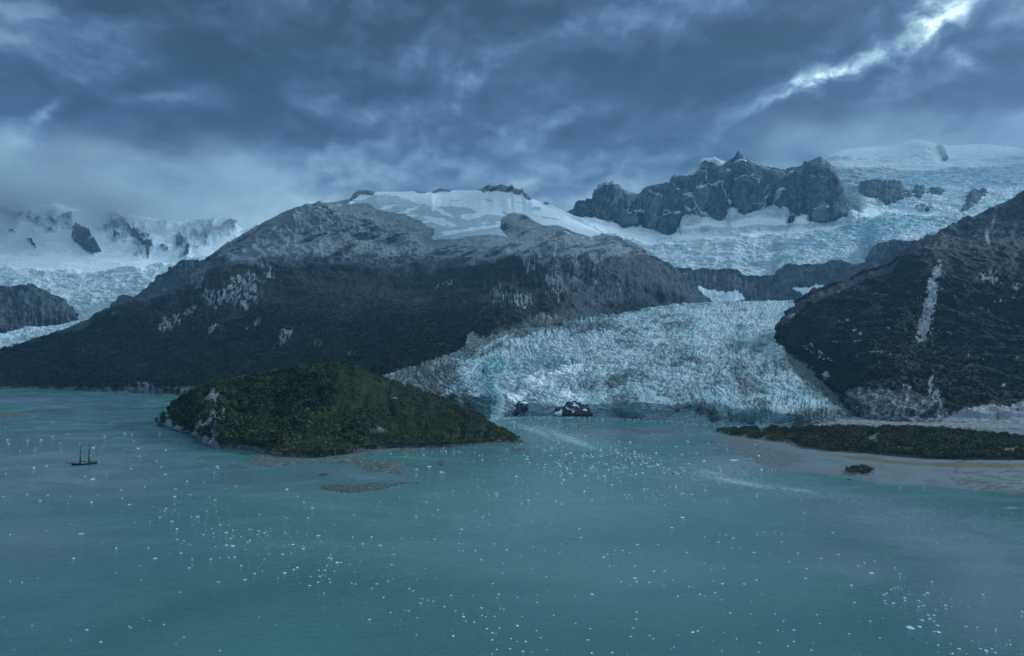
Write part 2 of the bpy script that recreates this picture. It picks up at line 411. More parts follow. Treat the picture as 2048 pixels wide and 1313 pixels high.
R = [
 ('y', [(-260,790,2600),(0,785,2600),(200,790,2420),(370,800,2200),(500,810,2050),(700,800,1950),(770,785,1930),(850,760,2120),(930,725,2380),(1120,690,2950),(1300,640,3600),(1440,640,3950)]),
 ('y', [(-260,776,2700),(0,774,2700),(100,776,2660),(200,780,2500),(280,786,2400),(370,792,2250),(500,790,2150),(700,775,2050),(770,762,1990),(850,738,2170),(930,705,2420),(960,672,2500),(1120,664,2850),(1300,622,3500),(1440,630,3950)]),
 ('y', [(-260,745,2800),(0,742,2790),(100,748,2740),(200,750,2620),(300,758,2520),(370,764,2420),(500,758,2350),(640,742,2300),(770,738,2200),(850,715,2330),(930,675,2520),(1000,650,2640),(1120,634,2920),(1300,614,3560),(1440,628,3960)]),
 ('y', [(-260,716,2950),(0,712,2950),(60,712,2900),(150,708,2860),(300,712,2800),(500,700,2760),(700,690,2720),(900,645,2800),(1000,622,2880),(1120,606,3020),(1300,600,3620),(1440,626,3970)]),
 ('y', [(-260,709,2980),(38,701,3010),(106,678,3040),(154,668,3080),(250,648,3150),(400,628,3220),(550,612,3280),(700,605,3320),(900,590,3300),(1020,570,3300),(1130,556,3340),(1250,560,3480),(1350,580,3800),(1400,602,3960),(1440,625.6,3980)]),
 ('y', [(-260,708,2985),(38,700,3020),(106,670,3120),(154,661,3150),(250,620,3320),(343,585,3420),(450,548,3540),(600,528,3700),(700,528,3780),(820,540,3800),(900,530,3740),(1000,514,3640),(1130,500,3640),(1230,512,3700),(1320,540,3900),(1380,580,3990),(1440,625.4,3985)]),
 ('y', [(-260,707,2990),(38,699,3030),(106,667,3160),(154,659,3180),(250,611,3430),(343,566,3560),(450,505,3780),(550,475,3880),(650,470,3980),(740,480,4020),(860,496,4000),(950,486,3950),(1060,487,3950),(1130,482,3970),(1200,489,4030),(1300,520,4050),(1380,572,4020),(1440,625.2,3990)]),
 ('y', [(-260,706.5,2995),(38,698.6,3040),(106,666.5,3180),(154,658.5,3190),(250,608,3460),(343,563.5,3640),(450,494,3850),(550,447,3940),(650,427,4080),(750,430,4160),(850,438,4200),(1000,430,4220),(1100,440,4200),(1180,458,4180),(1234,478,4120),(1313,520,4080),(1380,570,4030),(1440,625.1,3995)]),
 ('edge', [(x, max(np.mean([np.interp(x + o, [a[0] for a in SKY_MAIN], [a[1] for a in SKY_MAIN]) for o in range(-44, 45, 4)]) + 6, np.interp(x, [a[0] for a in SKY_MAIN], [a[1] for a in SKY_MAIN]) + 1.0), dsky_main(x) - 30) for x in range(-260, 1441, 4)]),
 ('sky', sk),
 ('z', [(-260,60,3500),(154,150,3700),(411,420,4500),(700,750,5200),(1060,750,5200),(1300,450,4700),(1440,250,4300)]),
 ('z', [(-260,-20,4000),(154,0,4200),(411,100,5000),(700,300,5800),(1060,300,5600),(1300,150,5000),(1440,60,4500)]),
]
L = Loft(-260, 1440, 1250, R, dens=.8)
px, py = L.PX, L.PY
wx = fbm(px, py, 0 * px, 60, 4, off=3) * 14; wy = fbm(px, py, 0 * px, 50, 4, off=9) * 10
def m2(l): return [(x / 2.917 + 600, y / 2.917 + 340) for x, y in l]
cap = m2([(350,128),(320,165),(255,212),(330,205),(390,205),(440,236),(500,250),(600,262),(650,285),(700,305),(740,340),(780,350),(782,372),(755,400),
  (770,412),(900,412),(1000,396),(1150,390),(1250,408),(1350,424),(1290,398),(1215,378),(1182,345),(1178,300),(1210,270),(1250,250),(1310,268),(1360,305),
  (1440,335),(1510,332),(1590,362),(1700,402),(1745,395),(1800,350),(1700,250),(1550,180),(1350,110),(1200,118),(1060,110),(890,100),(640,100),(440,100)])
sc_ = sdf(px + wx * .5, py + wy * .5, cap)
snow = sstep(sc_, -3, 5)
snow = np.maximum(snow, blobs(px, py, [(x / 2.917 + 600, y / 2.917 + 340, rx, ry, t, .95) for x, y, rx, ry, t in
   [(5,272,6,2,0),(100,262,5,2,10),(130,252,7,3,0),(380,268,26,2.6,14),(430,280,3,5,0),(470,315,12,2,0),(440,332,10,2,-10),(590,268,10,3,-20),(670,362,5,2,0),(560,325,9,2,-10),
    (1570,372,14,2.5,-28),(1700,400,6,5,0),(230,212,10,4,0),(60,300,3,2,0),(1650,400,6,1.5,0)]]) *
   sstep(fbm(px, py, 0 * px, 9, 3, off=4), -.3, .0))
# summit rocks poke through the cap
iceA = sstep(sdf(px + wx, py + wy * .5, m2([(330,190),(450,130),(560,150),(680,200),(860,215),(1000,235),(1180,240),(1250,260),(1400,330),(1700,420),(1400,440),(700,440),(300,260)])), -8, 10)
wp = blobs(px + wx * .2, py + wy * .2, [(x / 2.917 + 600, y / 2.917 + 340, rx, ry, t, 1) for x, y, rx, ry, t in [(830,305,26,5,-18),(830,250,18,3,-20),(970,282,8,4,0),(1074,320,5,4,0),(1120,252,22,3,-8),(1010,342,8,1.5,0),(650,230,9,1.5,0),(655,265,9,1.5,-5),(1165,305,6,2,0),(1480,340,10,2,-20),(980,402,40,2,2),(850,408,20,2,0)]])
stk = sstep(fbm(px * .45 + py * .2, py * 2.2 + px * .3, 0 * px, 22, 4, off=18), .12, .3)
isn = np.clip(1 - iceA * .42 + wp + stk * .3 * iceA, 0, 1)
isn = isn - .3 * sstep(fbm(px * .4, py * 2.4 - px * .1, 0 * px, 20, 4, off=28), .18, .34) * sstep(py, 392, 402)
summit = np.zeros_like(px)
for a, b_, hgt in ((703, 752, 9), (828, 856, 3), (864, 906, 6), (962, 1064, 12), (1086, 1100, 5)):
    yy = np.interp(px, [p[0] for p in SKY_MAIN], [p[1] for p in SKY_MAIN])
    prof = hgt * np.clip(np.minimum(px - a, b_ - px) / 6, 0, 1) * (.75 + .5 * fbm(px, 0 * px, 0 * px, 14, 3, off=2))
    summit = np.maximum(summit, sstep(prof - (py - yy), -1, 1.5))
snow = snow * np.clip(isn, .62, 1) * (1 - summit)
# darker vegetated lower slopes
vegp = [(-400,690),(38,694),(150,655),(250,612),(330,580),(440,535),(520,528),(600,540),(700,545),(800,548),(880,540),(960,525),(1030,510),(1080,520),(1120,560),(1150,600),
        (1090,650),(1000,660),(930,720),(770,800),(600,900),(-400,900)]
veg = sstep(sdf(px + wx * 2.4, py + wy * 1.5, vegp) + 38 * fbm(px, py * 1.5, 0 * px, 130, 4, .6, off=23), -18, 34)
veg = np.maximum(veg, .85 * blobs(px + wx, py + wy, [(1180,560,60,40,-30,.8),(1250,620,90,28,8,.9),(1110,600,60,40,0,.9),(1340,600,60,20,-15,.8),(500,560,90,26,20,.9)]))
out = blobs(px + wx * .9, py + wy * .9, [(480,585,46,26,30,.95),(440,600,34,20,30,.7),(395,570,20,14,35,.55),(415,590,18,20,40,.6),(375,628,20,9,45,.8),(345,655,30,12,40,.75),(430,660,28,10,20,.7),
   (535,550,12,18,-10,.8),(570,682,22,9,50,1),(335,655,24,9,40,.95),(352,640,12,6,40,.9),(425,662,20,8,30,.9),(500,600,26,16,30,.9),(505,655,22,8,35,.7),(640,690,9,16,40,.7),(700,712,18,6,10,.8),(520,495,30,8,0,.5),(760,505,60,9,-8,.6),(600,510,50,9,0,.5),
   (1040,600,26,30,-20,.75),(1000,590,18,22,-10,.65),(1110,580,24,34,-10,.75),(1150,560,14,34,0,.6),(1060,540,14,20,0,.6),(880,572,40,6,20,.6),(990,610,14,10,0,.7),
   (1190,560,14,36,0,.5),(1090,640,40,16,-10,.6),(1240,565,12,36,0,.45),(290,778,26,7,0,.85),(360,783,14,5,0,.8),(340,640,14,10,40,.6),(230,640,16,5,30,.4)])
stre = sstep(fbm(px * .9 + py * .55, py * .25 - px * .25, 0 * px, 7, 3, off=8), -.05, .25)
fr1 = sstep(fbm(px * 1.0 + py * .5, py * .35 - px * .45, 0 * px, 6, 4, .6, off=38), -.12, .16); fr2 = sstep(fbm(px, py, 0 * px, 26, 3, off=39), -.35, .1)
steep = sstep(px, 960, 1020); fr1 = fr1 * (1 - steep) + steep * sstep(fbm(px * 1.4, py * .35, 0 * px, 6, 4, .6, off=48), -.1, .18)
out *= (.25 + 1.1 * fr1) * (.6 + .6 * fr2)
out = np.maximum(out, .55 * sstep(fbm(px + py * .5, py * .5 - px * .5, 0 * px, 10, 4, .6, off=58), .30, .42) * sstep(fbm(px, py, 0 * px, 90, 2, off=59), .0, .25) * sstep(py, 540, 580) * sstep(730, 690, py))
veg = veg * (1 - np.clip(out * 1.25, 0, 1))
# foreground forest always dense
veg = np.maximum(veg, sstep(py + wy, 690, 712) * (px < 1000) * (1 - out))
dl = fbm(px * .35 + py * .5, py * 1.3 + px * .35, 0 * px, 22, 5, .6, ridged=True, off=26)
pale = np.clip(.36 + .7 * fbm(px, py, 0 * px, 45, 4, off=21) + 1.1 * (dl - .1) + .5 * fbm(px * .18, py * 1.5 + px * .22, 0 * px, 14, 4, .55, off=29), 0, 1) * sstep(py + 46 * fbm(px, py * 1.5, 0 * px, 110, 4, .6, off=73) + wy, 560, 492) + out * .95
pale += blobs(px + wx * .3, py + wy * .3, [(810,455,60,18,-15,.35),(1060,450,60,26,-25,.32),(600,440,120,16,15,.25)])
shoreline = sstep(py, 768, 779) * (px < 420) * sstep(fbm(px, py, 0 * px, 12, 3, off=5), -.3, .2); pale = np.maximum(pale, shoreline * .45); veg *= 1 - shoreline * .8
X, Y, Z = L.X, L.Y, L.Z
big = fbm(X, Y, Z, 520, 3) * 45 * sstep(py, 785, 740)
rid = fbm(X, Y, Z * .45, 150, 5, .52, ridged=True) * 20
gul = fbm(px * 3.0, py * .55, 0 * px, 46, 4, .55, ridged=True, off=6) * 17 * blobs(px, py, [(1180,570,170,60,-15,1),(1000,600,80,40,0,.7),(430,610,120,60,0,.55),(1340,570,80,50,0,.8)])
fine = fbm(X, Y, Z, 26, 3, .6) * 8
amp = 1 - .93 * sstep(sc_, -45, 0)
lock = 1 - .6 * sstep(L.rowv, 7, 8) * sstep(9, 8.2, L.rowv + 0)
strips = fbm(px * .35, py * 1.0 + px * .18, 0 * px, 16, 4, .55, ridged=True, off=16) * 16 * sstep(py, 560, 520) * (1 - snow)
h = (big * (.35 + .65 * amp) + rid * amp + fine * amp + gul + strips * amp) * (.45 + .55 * sstep(8.6 - L.rowv, 0, .6)) * np.where(L.rowv > 8.8, .3, 1)
h = h * np.where(py > 774, .35, 1) + summit * 3
L.displace(h)
MAIN = L; MAIN.vegm = veg
L.build('mountain', M_main, [snow, veg, pale])

# ------------------------------------------------------------------ glacier tongue
GT = [(750,757),(770,752),(800,744),(850,729),(890,714),(915,702),(932,690),(934,672),(945,663),(965,660),(1000,661),(1060,658),(1120,653),(1128,640),(1150,634),(1250,621),(1330,612),(1400,607),(1480,603.5),(1540,603),(1600,604),(1680,615),(1780,640)]
def dg(y): return np.interp(y, [603, 610, 630, 655, 690, 720, 755, 790, 820, 835, 850], [4050, 3750, 3200, 2750, 2330, 2100, 1880, 1700, 1560, 1500, 1420])
top = [(x, y, dg(y)) for x, y in GT]
fr = [(750,806),(850,812),(930,832),(975,843),(985,841),(1000,834),(1060,831),(1130,831),(1200,833),(1300,839),(1400,845),(1500,849),(1600,851),(1680,849),(1720,843),(1740,838),(1780,834)]
frx = np.array([p[0] for p in fr]); fry = np.array([p[1] for p in fr])
def fd(y): return HC * FP / (y - 700)
def fd2(x, y): return min(fd(y), dg(y) + 2) if x < 984 else fd(y)
def mid(f, jig=0):
    xs = np.arange(750, 1781, 10); yt = np.interp(xs, [p[0] for p in GT], [p[1] for p in GT]); yf = np.interp(xs, frx, fry)
    y = yt + (yf - yt) * f; return [(a, b, dg(b)) for a, b in zip(xs, y)]
cl = [(x, y - np.interp(x, [750,900,985,1000,1030,1130,1250,1330,1420,1520,1600,1640,1780], [10,34,46,40,22,18,20,30,26,22,16,5,3]), fd2(x, y) + np.interp(x, [980, 1640, 1700], [9, 9, 40])) for x, y in fr]
R = [('y', [(x, y + 7, fd2(x, y) - 1) for x, y in fr]), ('edge', [(x, y, fd2(x, y)) for x, y in fr]), ('edge', cl),
     ('y', mid(.78)), ('y', mid(.6)), ('y', mid(.4)), ('y', mid(.2)), ('y', mid(.07)), ('edge', top),
     ('y', [(x, y + 6, d + 90) for x, y, d in top]), ('y', [(x, y + 30, d + 180) for x, y, d in top])]
L = Loft(750, 1746, 1450, R, dens=1.25, smooth=4)
px, py, X, Y, Z = L.PX, L.PY, L.X, L.Y, L.Z
wx = fbm(px, py, 0 * px, 70, 4, off=13) * 22; wy = fbm(px, py, 0 * px, 60, 4, off=19) * 16
leftdirt = sstep(sdf(px + wx, py + wy, [(740,760),(850,725),(935,690),(930,655),(1120,648),(1110,662),(1010,678),(960,700),(920,735),(930,780),(975,850),(900,900),(740,800)]), -14, 14)
edgeL = sstep(sdf(px + wx * .4, py + wy * .4, [(740,760),(850,725),(935,690),(930,655),(1120,648),(1125,634),(1420,600),(1420,612),(1150,645),(1115,664),(1000,672),(950,690),(880,722),(820,760),(740,775)]), -6, 8)
rightmor = sstep(sdf(px + wx * .3, py + wy * .3, [(1597,600),(1570,640),(1563,690),(1580,735),(1600,762),(1640,788),(1680,815),(1718,850),(1800,850),(1800,600)]), -5, 5)
rubble = sstep(sdf(px + wx * .3, py + wy * .3, [(1590,830),(1620,822),(1680,825),(1712,838),(1740,850),(1740,860),(1590,860)]), -4, 4)
bands = 1.25 * blobs(px + wx * .3, py + wy * .3, [(950,672,34,14,0,.6)]) + .8 * blobs(px + wx, py + wy, [(1230,770,110,14,10,.62),(1150,730,80,10,5,.45),(1330,690,130,12,12,.5),(1250,650,160,7,8,.42),(1390,730,90,13,25,.5),(1520,700,90,10,40,.42),(1260,800,80,10,0,.5),(1480,790,90,14,-25,.42),(1600,760,70,12,-45,.5),(1380,650,120,7,8,.45),(1560,800,70,12,-25,.45),(1080,690,70,6,10,.4),(1420,820,60,10,0,.4)])
cxx = np.interp(py, [600, 660, 720, 850], [1430, 1380, 1330, 1290]); hwx = np.interp(py, [600, 640, 700, 760, 850], [190, 270, 340, 420, 480])
uf = (px - cxx) / hwx; ufw = uf + fbm(px, py, 0 * px, 120, 3, off=33) * .10
flw = fbm(ufw * 90, py * .12, 0 * px, 9, 5, .62, off=34) * .8 + .4 * fbm(ufw * 30, py * .05, 0 * px, 9, 3, .5, off=44)        # stripes that follow the flow and fan out to the front
ogv = fbm(ufw * 16, (py + 70 * uf * uf) * 1.0, 0 * px, 9, 4, .55, ridged=True, off=35)     # bands across the flow, bowed towards the water
dls = fbm(px * .5 + py * .3, py * 2.4 - px * .2, 0 * px, 36, 5, .6, ridged=True, off=36)
debris = np.clip(.18 + .48 * fbm(px, py * 1.8, 0 * px, 80, 5, off=31) + .25 * (dls - .15) + 1.05 * flw * (.45 + .55 * sstep(np.abs(uf), .0, .5)) + .30 * (ogv - .1) + leftdirt * .52 + edgeL * .35 + rightmor * .62 + rubble * .7 + bands * .8, 0, 1)
clean = 1.15 * blobs(px + wx * .8, py + wy * .8, [(1080,765,60,22,10,1),(1140,745,60,16,15,.9),(1030,795,40,18,0,.85),(1150,790,50,16,-10,.8),(1100,820,30,10,0,.8),(1010,770,22,14,0,.5),(1200,815,30,12,0,.5)]) * (.62 + .5 * fbm(X, Y, Z, 30, 3, off=5))
debris *= 1 - clean * .9
blue = np.clip(.40 + .6 * fbm(px, py, 0 * px, 50, 5, off=41) + blobs(px, py, [(985,740,40,30,0,.4),(1110,735,40,10,10,.3),(983,810,10,30,0,.6),(1590,800,30,14,0,.5),(1430,815,60,14,0,.35),(1500,830,80,12,0,.3),(1260,835,40,8,0,.4)]), 0, 1)
# crevasse fields: steep ridges across the flow and chaotic seracs
sx_, sy_ = X + fbm(X, Y, 0 * X, 160, 3, off=2) * 60, Y + fbm(X, Y, 0 * X, 160, 3, off=7) * 60
ser = fbm(sx_, sy_, Z * .3, 34, 5, .58, ridged=True)
cre = fbm(sx_ * .25 + sy_ * .08, sy_ * 1.0, 0 * X, 24, 3, .5, ridged=True, off=14)
lon = fbm(sx_ * 1.0, sy_ * .22, 0 * X, 30, 3, .5, ridged=True, off=24)
big = fbm(X, Y, 0 * X, 210, 3, off=1)
upper = sstep(py, 700, 640)
brokn = .45 + .9 * sstep(fbm(px, py, 0 * px, 110, 3, off=37), -.25, .3)
h = big * 12 + (fbm(ufw * 150, py * .35, 0 * px, 10, 4, .55, ridged=True, off=38) * 5 + ogv * 6) * brokn + ser * 7 * brokn + cre * 5 + lon * 4 + fbm(X, Y, Z, 9, 2, .6) * 2
h = h * .74 * (1 - .45 * np.maximum(leftdirt, rightmor))
def crack(ax, ay, wl, off, lo=.80, a=0.0):
    c_, s_ = math.cos(a), math.sin(a); u = sx_ * c_ + sy_ * s_; v = sy_ * c_ - sx_ * s_
    return sstep(fbm(u * ax, v * ay, 0 * X, wl, 2, .35, ridged=True, off=off), lo, .97)
arc = py + 85 * uf * uf + 10 * fbm(px, py, 0 * px, 70, 3, off=66)
h -= 6 * sstep(fbm(ufw * 26, arc, 0 * px, 5.5, 2, .5, ridged=True, off=67), .45, .9) * brokn + 3 * sstep(fbm(ufw * 190, arc * .22, 0 * px, 9, 2, .5, ridged=True, off=68), .5, .9)
brk = sstep(fbm(X, Y, 0 * X, 130, 3, off=52), -.25, .15)
h -= (crack(1, .28, 44, 32) * 20 + crack(1, .4, 26, 34, .78, .5) * 13) * brk + crack(.35, 1, 34, 42, .78) * 12 * sstep(fbm(X, Y, 0 * X, 150, 3, off=54), -.1, .2) + crack(.5, 1, 22, 44, .75, -.6) * 8
h *= 1 - .95 * blobs(px, py, [(1040,812,30,20,0,1),(1148,814,46,22,0,1)])
tb = np.clip(np.minimum(L.rowv - 1.0, 1), 0, 1)
h *= np.where(L.rowv > 7.8, .35, 1) * (.15 + .85 * tb)
# rock windows at the front: two caves where bedrock shows, handled as own rocks below
h -= 10 * blobs(px, py, [(1040,812,18,10,15,1),(1150,816,26,10,-10,1)])
h -= 16 * blobs(px, py, [(1265,836,10,6,0,.9),(1245,832,8,5,0,.6),(1500,840,26,6,0,1),(1430,838,12,5,0,.7),(1560,843,16,4,0,.8)])
h += 10 * blobs(px, py, [(988,800,10,34,0,1)])
face = sstep(L.rowv, 1.02, 1.25) * sstep(2.35, 2.0, L.rowv) * sstep(px, 980, 1000) * sstep(1640, 1600, px)
h -= face * (7 * sstep(fbm(px, py * .08, 0 * px, 11, 3, .6, ridged=True, off=64), .35, .8) + 5 * fbm(px, py * .3, 0 * px, 26, 3, .6, off=65))
L.displace(h, .5)
GL = L
L.build('glacier', M_ice, [clean, debris, blue])

# ------------------------------------------------------------------ bedrock under the glacier front
def loft_simple(name, x0, x1, nu, sky, base, d_top, d_base, back, mat, ridge=8, wl=60, snowf=None, dens=1.0, mids=(.5,), bulge=0, kind='structure', gul=0):
    """a hill: base line, mid lines, skyline, back side"""
    X0 = [p[0] for p in sky]; Y0 = [p[1] for p in sky]; XB = [p[0] for p in base]; YB = [p[1] for p in base]
    xs = np.linspace(x0, x1, 80); fdp = lambda D, x: np.interp(x, [a for a, _ in D], [b for _, b in D])
    ysk = np.interp(xs, X0, Y0); ybs = np.interp(xs, XB, YB)
    rows = [('y', [(x, y + 12, fdp(d_base, x) * 1.0 + 60) for x, y in zip(xs, ybs)]), ('edge', [(x, y, fdp(d_base, x)) for x, y in base])]
    for f in mids:
        rows.append(('y', [(x, yb + (yt - yb) * f, fdp(d_base, x) + (fdp(d_top, x) - fdp(d_base, x)) * f ** 1.3 - bulge * math.sin(math.pi * f)) for x, yb, yt in zip(xs, ybs, ysk)]))
    rows.append(('sky', [(x, y, fdp(d_top, x)) for x, y in sky]))
    rows.append(('y', [(x, y + 25, fdp(d_top, x) + back * .5) for x, y in zip(xs, ysk)]))
    rows.append(('y', [(x, yb + 20, fdp(d_top, x) + back) for x, yb in zip(xs, ybs)]))
    L = Loft(x0, x1, nu, rows, dens=dens, smooth=3); L.nm = len(mids)
    rs = 2 + len(mids)
    X, Y, Z = L.X, L.Y, L.Z
    h = fbm(X, Y, Z * .5, wl, 5, .55, ridged=True) * ridge
    if gul: h += fbm(L.PX * 2.2, L.PY * .5, 0 * X, gul[0], 4, .55, ridged=True, off=3) * gul[1]
    h *= np.where(L.rowv > rs - .3, .35, 1)
    L.displace(h, .2)
    masks = snowf(L) if snowf else [np.zeros_like(X)] * 3
    L.build(name, mat, masks, kind)
    return L

# ------------------------------------------------------------------ right mountain
SKR = [(1560,690),(1570,676),(1574,662),(1580,645),(1590,628),(1600,612),(1625,596),(1650,586),(1665,578),(1700,561),(1740,546),(1780,534),(1800,525),(1815,512),(1828,502),(1842,492),(1880,472),(1910,456),(1940,440),(1975,420),(2000,411),(2048,388),(2150,340),(2400,260)]
BSR = [(1560,694),(1572,698),(1590,726),(1612,756),(1650,779),(1690,803),(1735,838),(1800,850),(1900,854),(2048,858),(2400,866)]
def fb(x): return np.interp(x, [1560,1590,1650,1690,1735,1800,2048,2400], [2330,2120,1800,1640,1420,1372,1335,1270])
def ft(x): return np.interp(x, [1560,1574,1600,1665,1800,1842,2048,2400], [2340,2380,2480,2560,2700,3000,3300,3500])
xs = np.arange(1560, 2401, 10)
ys_ = np.interp(xs, [p[0] for p in SKR], [p[1] for p in SKR]); yb_ = np.interp(xs, [p[0] for p in BSR], [p[1] for p in BSR])
def rr(f, df, yy=None):
    return [(x, b + (t - b) * f, fb(x) + (ft(x) - fb(x)) * df) for x, b, t in zip(xs, yb_, ys_)]
bench = [(x, max(np.interp(x, [1560,1780,1830,1860,1900,2048,2200,2400], [600,534,512,507,505,498,480,470]), t + .8) if True else 0, min(ft(x) - 5, np.interp(x, [1560,1800,1842,2048,2400], [3000,2690,2640,2700,2750]))) for x, t in zip(xs, ys_)]
R = [('y', [(x, y + 22, fb(x) + 140) for x, y in BSR]), ('edge', [(x, y, fb(x)) for x, y in BSR]), ('y', rr(.14, .10)), ('y', rr(.33, .28)), ('y', rr(.52, .46)),
     ('y', [(x, y + 14, d - 90) for x, y, d in bench]), ('edge', bench),
     ('edge', [(x, t + (y - t) * .5, (ft(x) + d) / 2 + 60 * (x > 1850)) for (x, y, d), t in zip(bench, ys_)]),
     ('sky', [(x, y, ft(x)) for x, y in SKR]), ('y', [(x, y + 60, ft(x) + 500) for x, y in SKR]), ('y', [(x, y + 200, ft(x) + 900) for x, y in SKR])]
L = Loft(1560, 2400, 900, R, dens=1.0, smooth=3)
px, py, X, Y, Z = L.PX, L.PY, L.X, L.Y, L.Z
wx = fbm(px, py, 0 * px, 40, 4, off=51) * 12; wy = fbm(px, py, 0 * px, 40, 4, off=55) * 10
veg = sstep(sdf(px + wx * .6, py + wy * .6, [(1540,700),(1600,630),(1700,575),(1780,545),(1810,522),(1850,508),(1900,503),(2048,496),(2400,480),(2400,830),(1900,835),(1850,800),(1760,800),(1690,795),(1600,750)]), -5, 7)
def r6(l): return [(x / 3.16 + 1400, y / 3.16 + 600, rx, ry, t, a) for x, y, rx, ry, t, a in l]
out = np.maximum(blobs(px + wx * .12, py + wy * .12, [(1873,548,8,22,-14,1.2),(1862,580,10,26,-12,1.2),(1857,615,12,28,-8,1.25),(1850,650,12,26,-12,1.25),(1838,683,10,14,-20,1.2)]),
   blobs(px + wx * .25, py + wy * .25, r6([(700,322,12,2,0,.9),(940,318,28,1.5,3,.85),(775,385,7,9,30,.85),(820,430,22,1.6,-8,.6),(985,215,5,8,0,.9),(1020,250,3,5,0,.95),(1185,215,5,4,0,.9),(1010,400,5,6,0,.9),
     (1100,405,16,3,0,.75),(1200,418,6,2,0,.7),(810,510,7,9,40,.8),(700,350,14,2,0,.6),(1310,590,8,12,40,.8),(1460,570,5,20,-10,.85),(1490,630,8,12,-35,.9),(1830,70,3,6,0,.8),(1780,50,7,8,0,.5),(1920,545,6,5,0,.85),
     (1600,120,2,30,0,.35),(2000,400,8,12,0,.5),(880,150,14,6,20,.4),(600,130,14,5,40,.5),(720,470,6,26,10,.4),(1500,690,12,16,-40,.8)])))
out = np.maximum(out, blobs(px + wx * .3, py + wy * .3, [(1975,560,26,14,0,.62),(1990,570,20,9,0,.5),(1700,555,20,5,20,.3),(1760,620,10,6,0,.35),(1900,700,40,30,0,.2),(2030,580,14,8,0,.6),(1690,620,20,8,20,.3)]))
spk = .38 + .95 * sstep(fbm(px, py * 1.2, 0 * px, 6, 4, .65, off=58), -.22, .22)
out = np.maximum(out, .5 * sstep(fbm(px * .6, py * 1.6, 0 * px, 11, 4, .62, off=60), .27, .38) * sstep(fbm(px, py, 0 * px, 80, 2, off=61), -.05, .2) * sstep(py, 540, 570))
out = out * spk
foot = sstep(sdf(px + wx * .5, py + wy * .4, [(1690,800),(1740,790),(1800,800),(1850,812),(1900,830),(2048,815),(2400,800),(2400,900),(1690,900)]), -4, 5)
talus = sstep(sdf(px + wx * .4, py + wy * .3, [(1890,838),(1950,822),(2048,810),(2400,800),(2400,870),(1860,862)]), -4, 5)
out = np.maximum(out, foot * (.33 + .3 * fbm(px, py, 0 * px, 8, 3, off=3))); out = np.maximum(out, talus * (.62 + .5 * fbm(px, py, 0 * px, 8, 3, off=8)))
veg = veg * (1 - np.clip(out * 1.5, 0, 1)); veg = np.maximum(veg, .8 * blobs(px, py, [(1860,830,30,10,30,1)]))
crk = blobs(px + wx * .4, py + wy * .4, [(1985,450,5,22,-20,.5),(1975,480,6,24,10,.5),(1900,475,40,5,28,.3)])
pale = np.clip(out + crk + .1, 0, 1)
h = fbm(X, Y, Z, 320, 3) * 44 * np.clip((L.rowv - 1) / 2, 0, 1) + fbm(X, Y, Z * .4, 90, 5, .55, ridged=True) * 20 + fbm(X, Y, Z, 18, 3, .6) * 3
rockup = sstep(L.rowv, 5.9, 6.4)
h += rockup * fbm(px * .9 + py * 1.3, py * .5 - px * .3, 0 * px, 40, 4, .6, ridged=True, off=77) * 22
h *= np.where(L.rowv > 7.8, .35, 1) * np.where(L.rowv < 1.3, .3, 1)
L.displace(h)
RM = L; RM.vegm = veg
L.build('mountain', M_right, [0 * px, veg, pale])

# ------------------------------------------------------------------ rock peaks
def r3(l): return [(x / 3.103 + 1100, y / 3.103 + 260) for x, y in l]
PK = r3([(60,520),(90,512),(150,510),(180,500),(190,465),(215,458),(235,462),(245,470),(262,440),(278,420),(290,385),(300,345),(330,338),(350,328),(365,335),(390,320),(398,342),(430,345),(450,372),(500,395),(530,402),(555,400),(575,375),(600,355),
  (650,345),(690,340),(720,328),(738,335),(750,305),(765,287),(820,290),(900,285),(912,270),(925,245),(940,215),(955,195),(990,202),(1020,210),(1045,230),(1060,235),(1075,220),(1090,205),(1115,190),(1140,178),(1150,165),(1160,145),(1170,133),(1178,148),(1192,152),
  (1210,165),(1250,178),(1280,200),(1300,215),(1340,232),(1400,240),(1440,250),(1460,250),(1480,240),(1530,235),(1570,222),(1577,198),(1600,200),(1625,192),(1645,185),(1665,175),(1680,173),(1700,190),(1720,200),(1745,222),(1768,240),
  (1778,270),(1790,290),(1810,325),(1830,370),(1850,420),(1868,460),(1880,500),(1878,530),(1890,560)])
PB = r3([(60,525),(90,518),(200,548),(300,560),(380,572),(450,606),(530,612),(600,622),(650,640),(700,656),(745,666),(790,640),(820,605),(825,560),(840,540),(880,560),(930,578),(1000,577),(1060,580),(1112,572),(1122,530),(1130,508),(1160,530),(1200,545),(1240,540),
  (1290,530),(1340,520),(1385,510),(1430,522),(1468,498),(1466,575),(1485,592),(1505,580),(1530,555),(1560,548),(1592,545),(1600,565),(1640,582),(1700,582),(1750,580),(1800,560),(1845,552),(1875,535),(1890,562)])
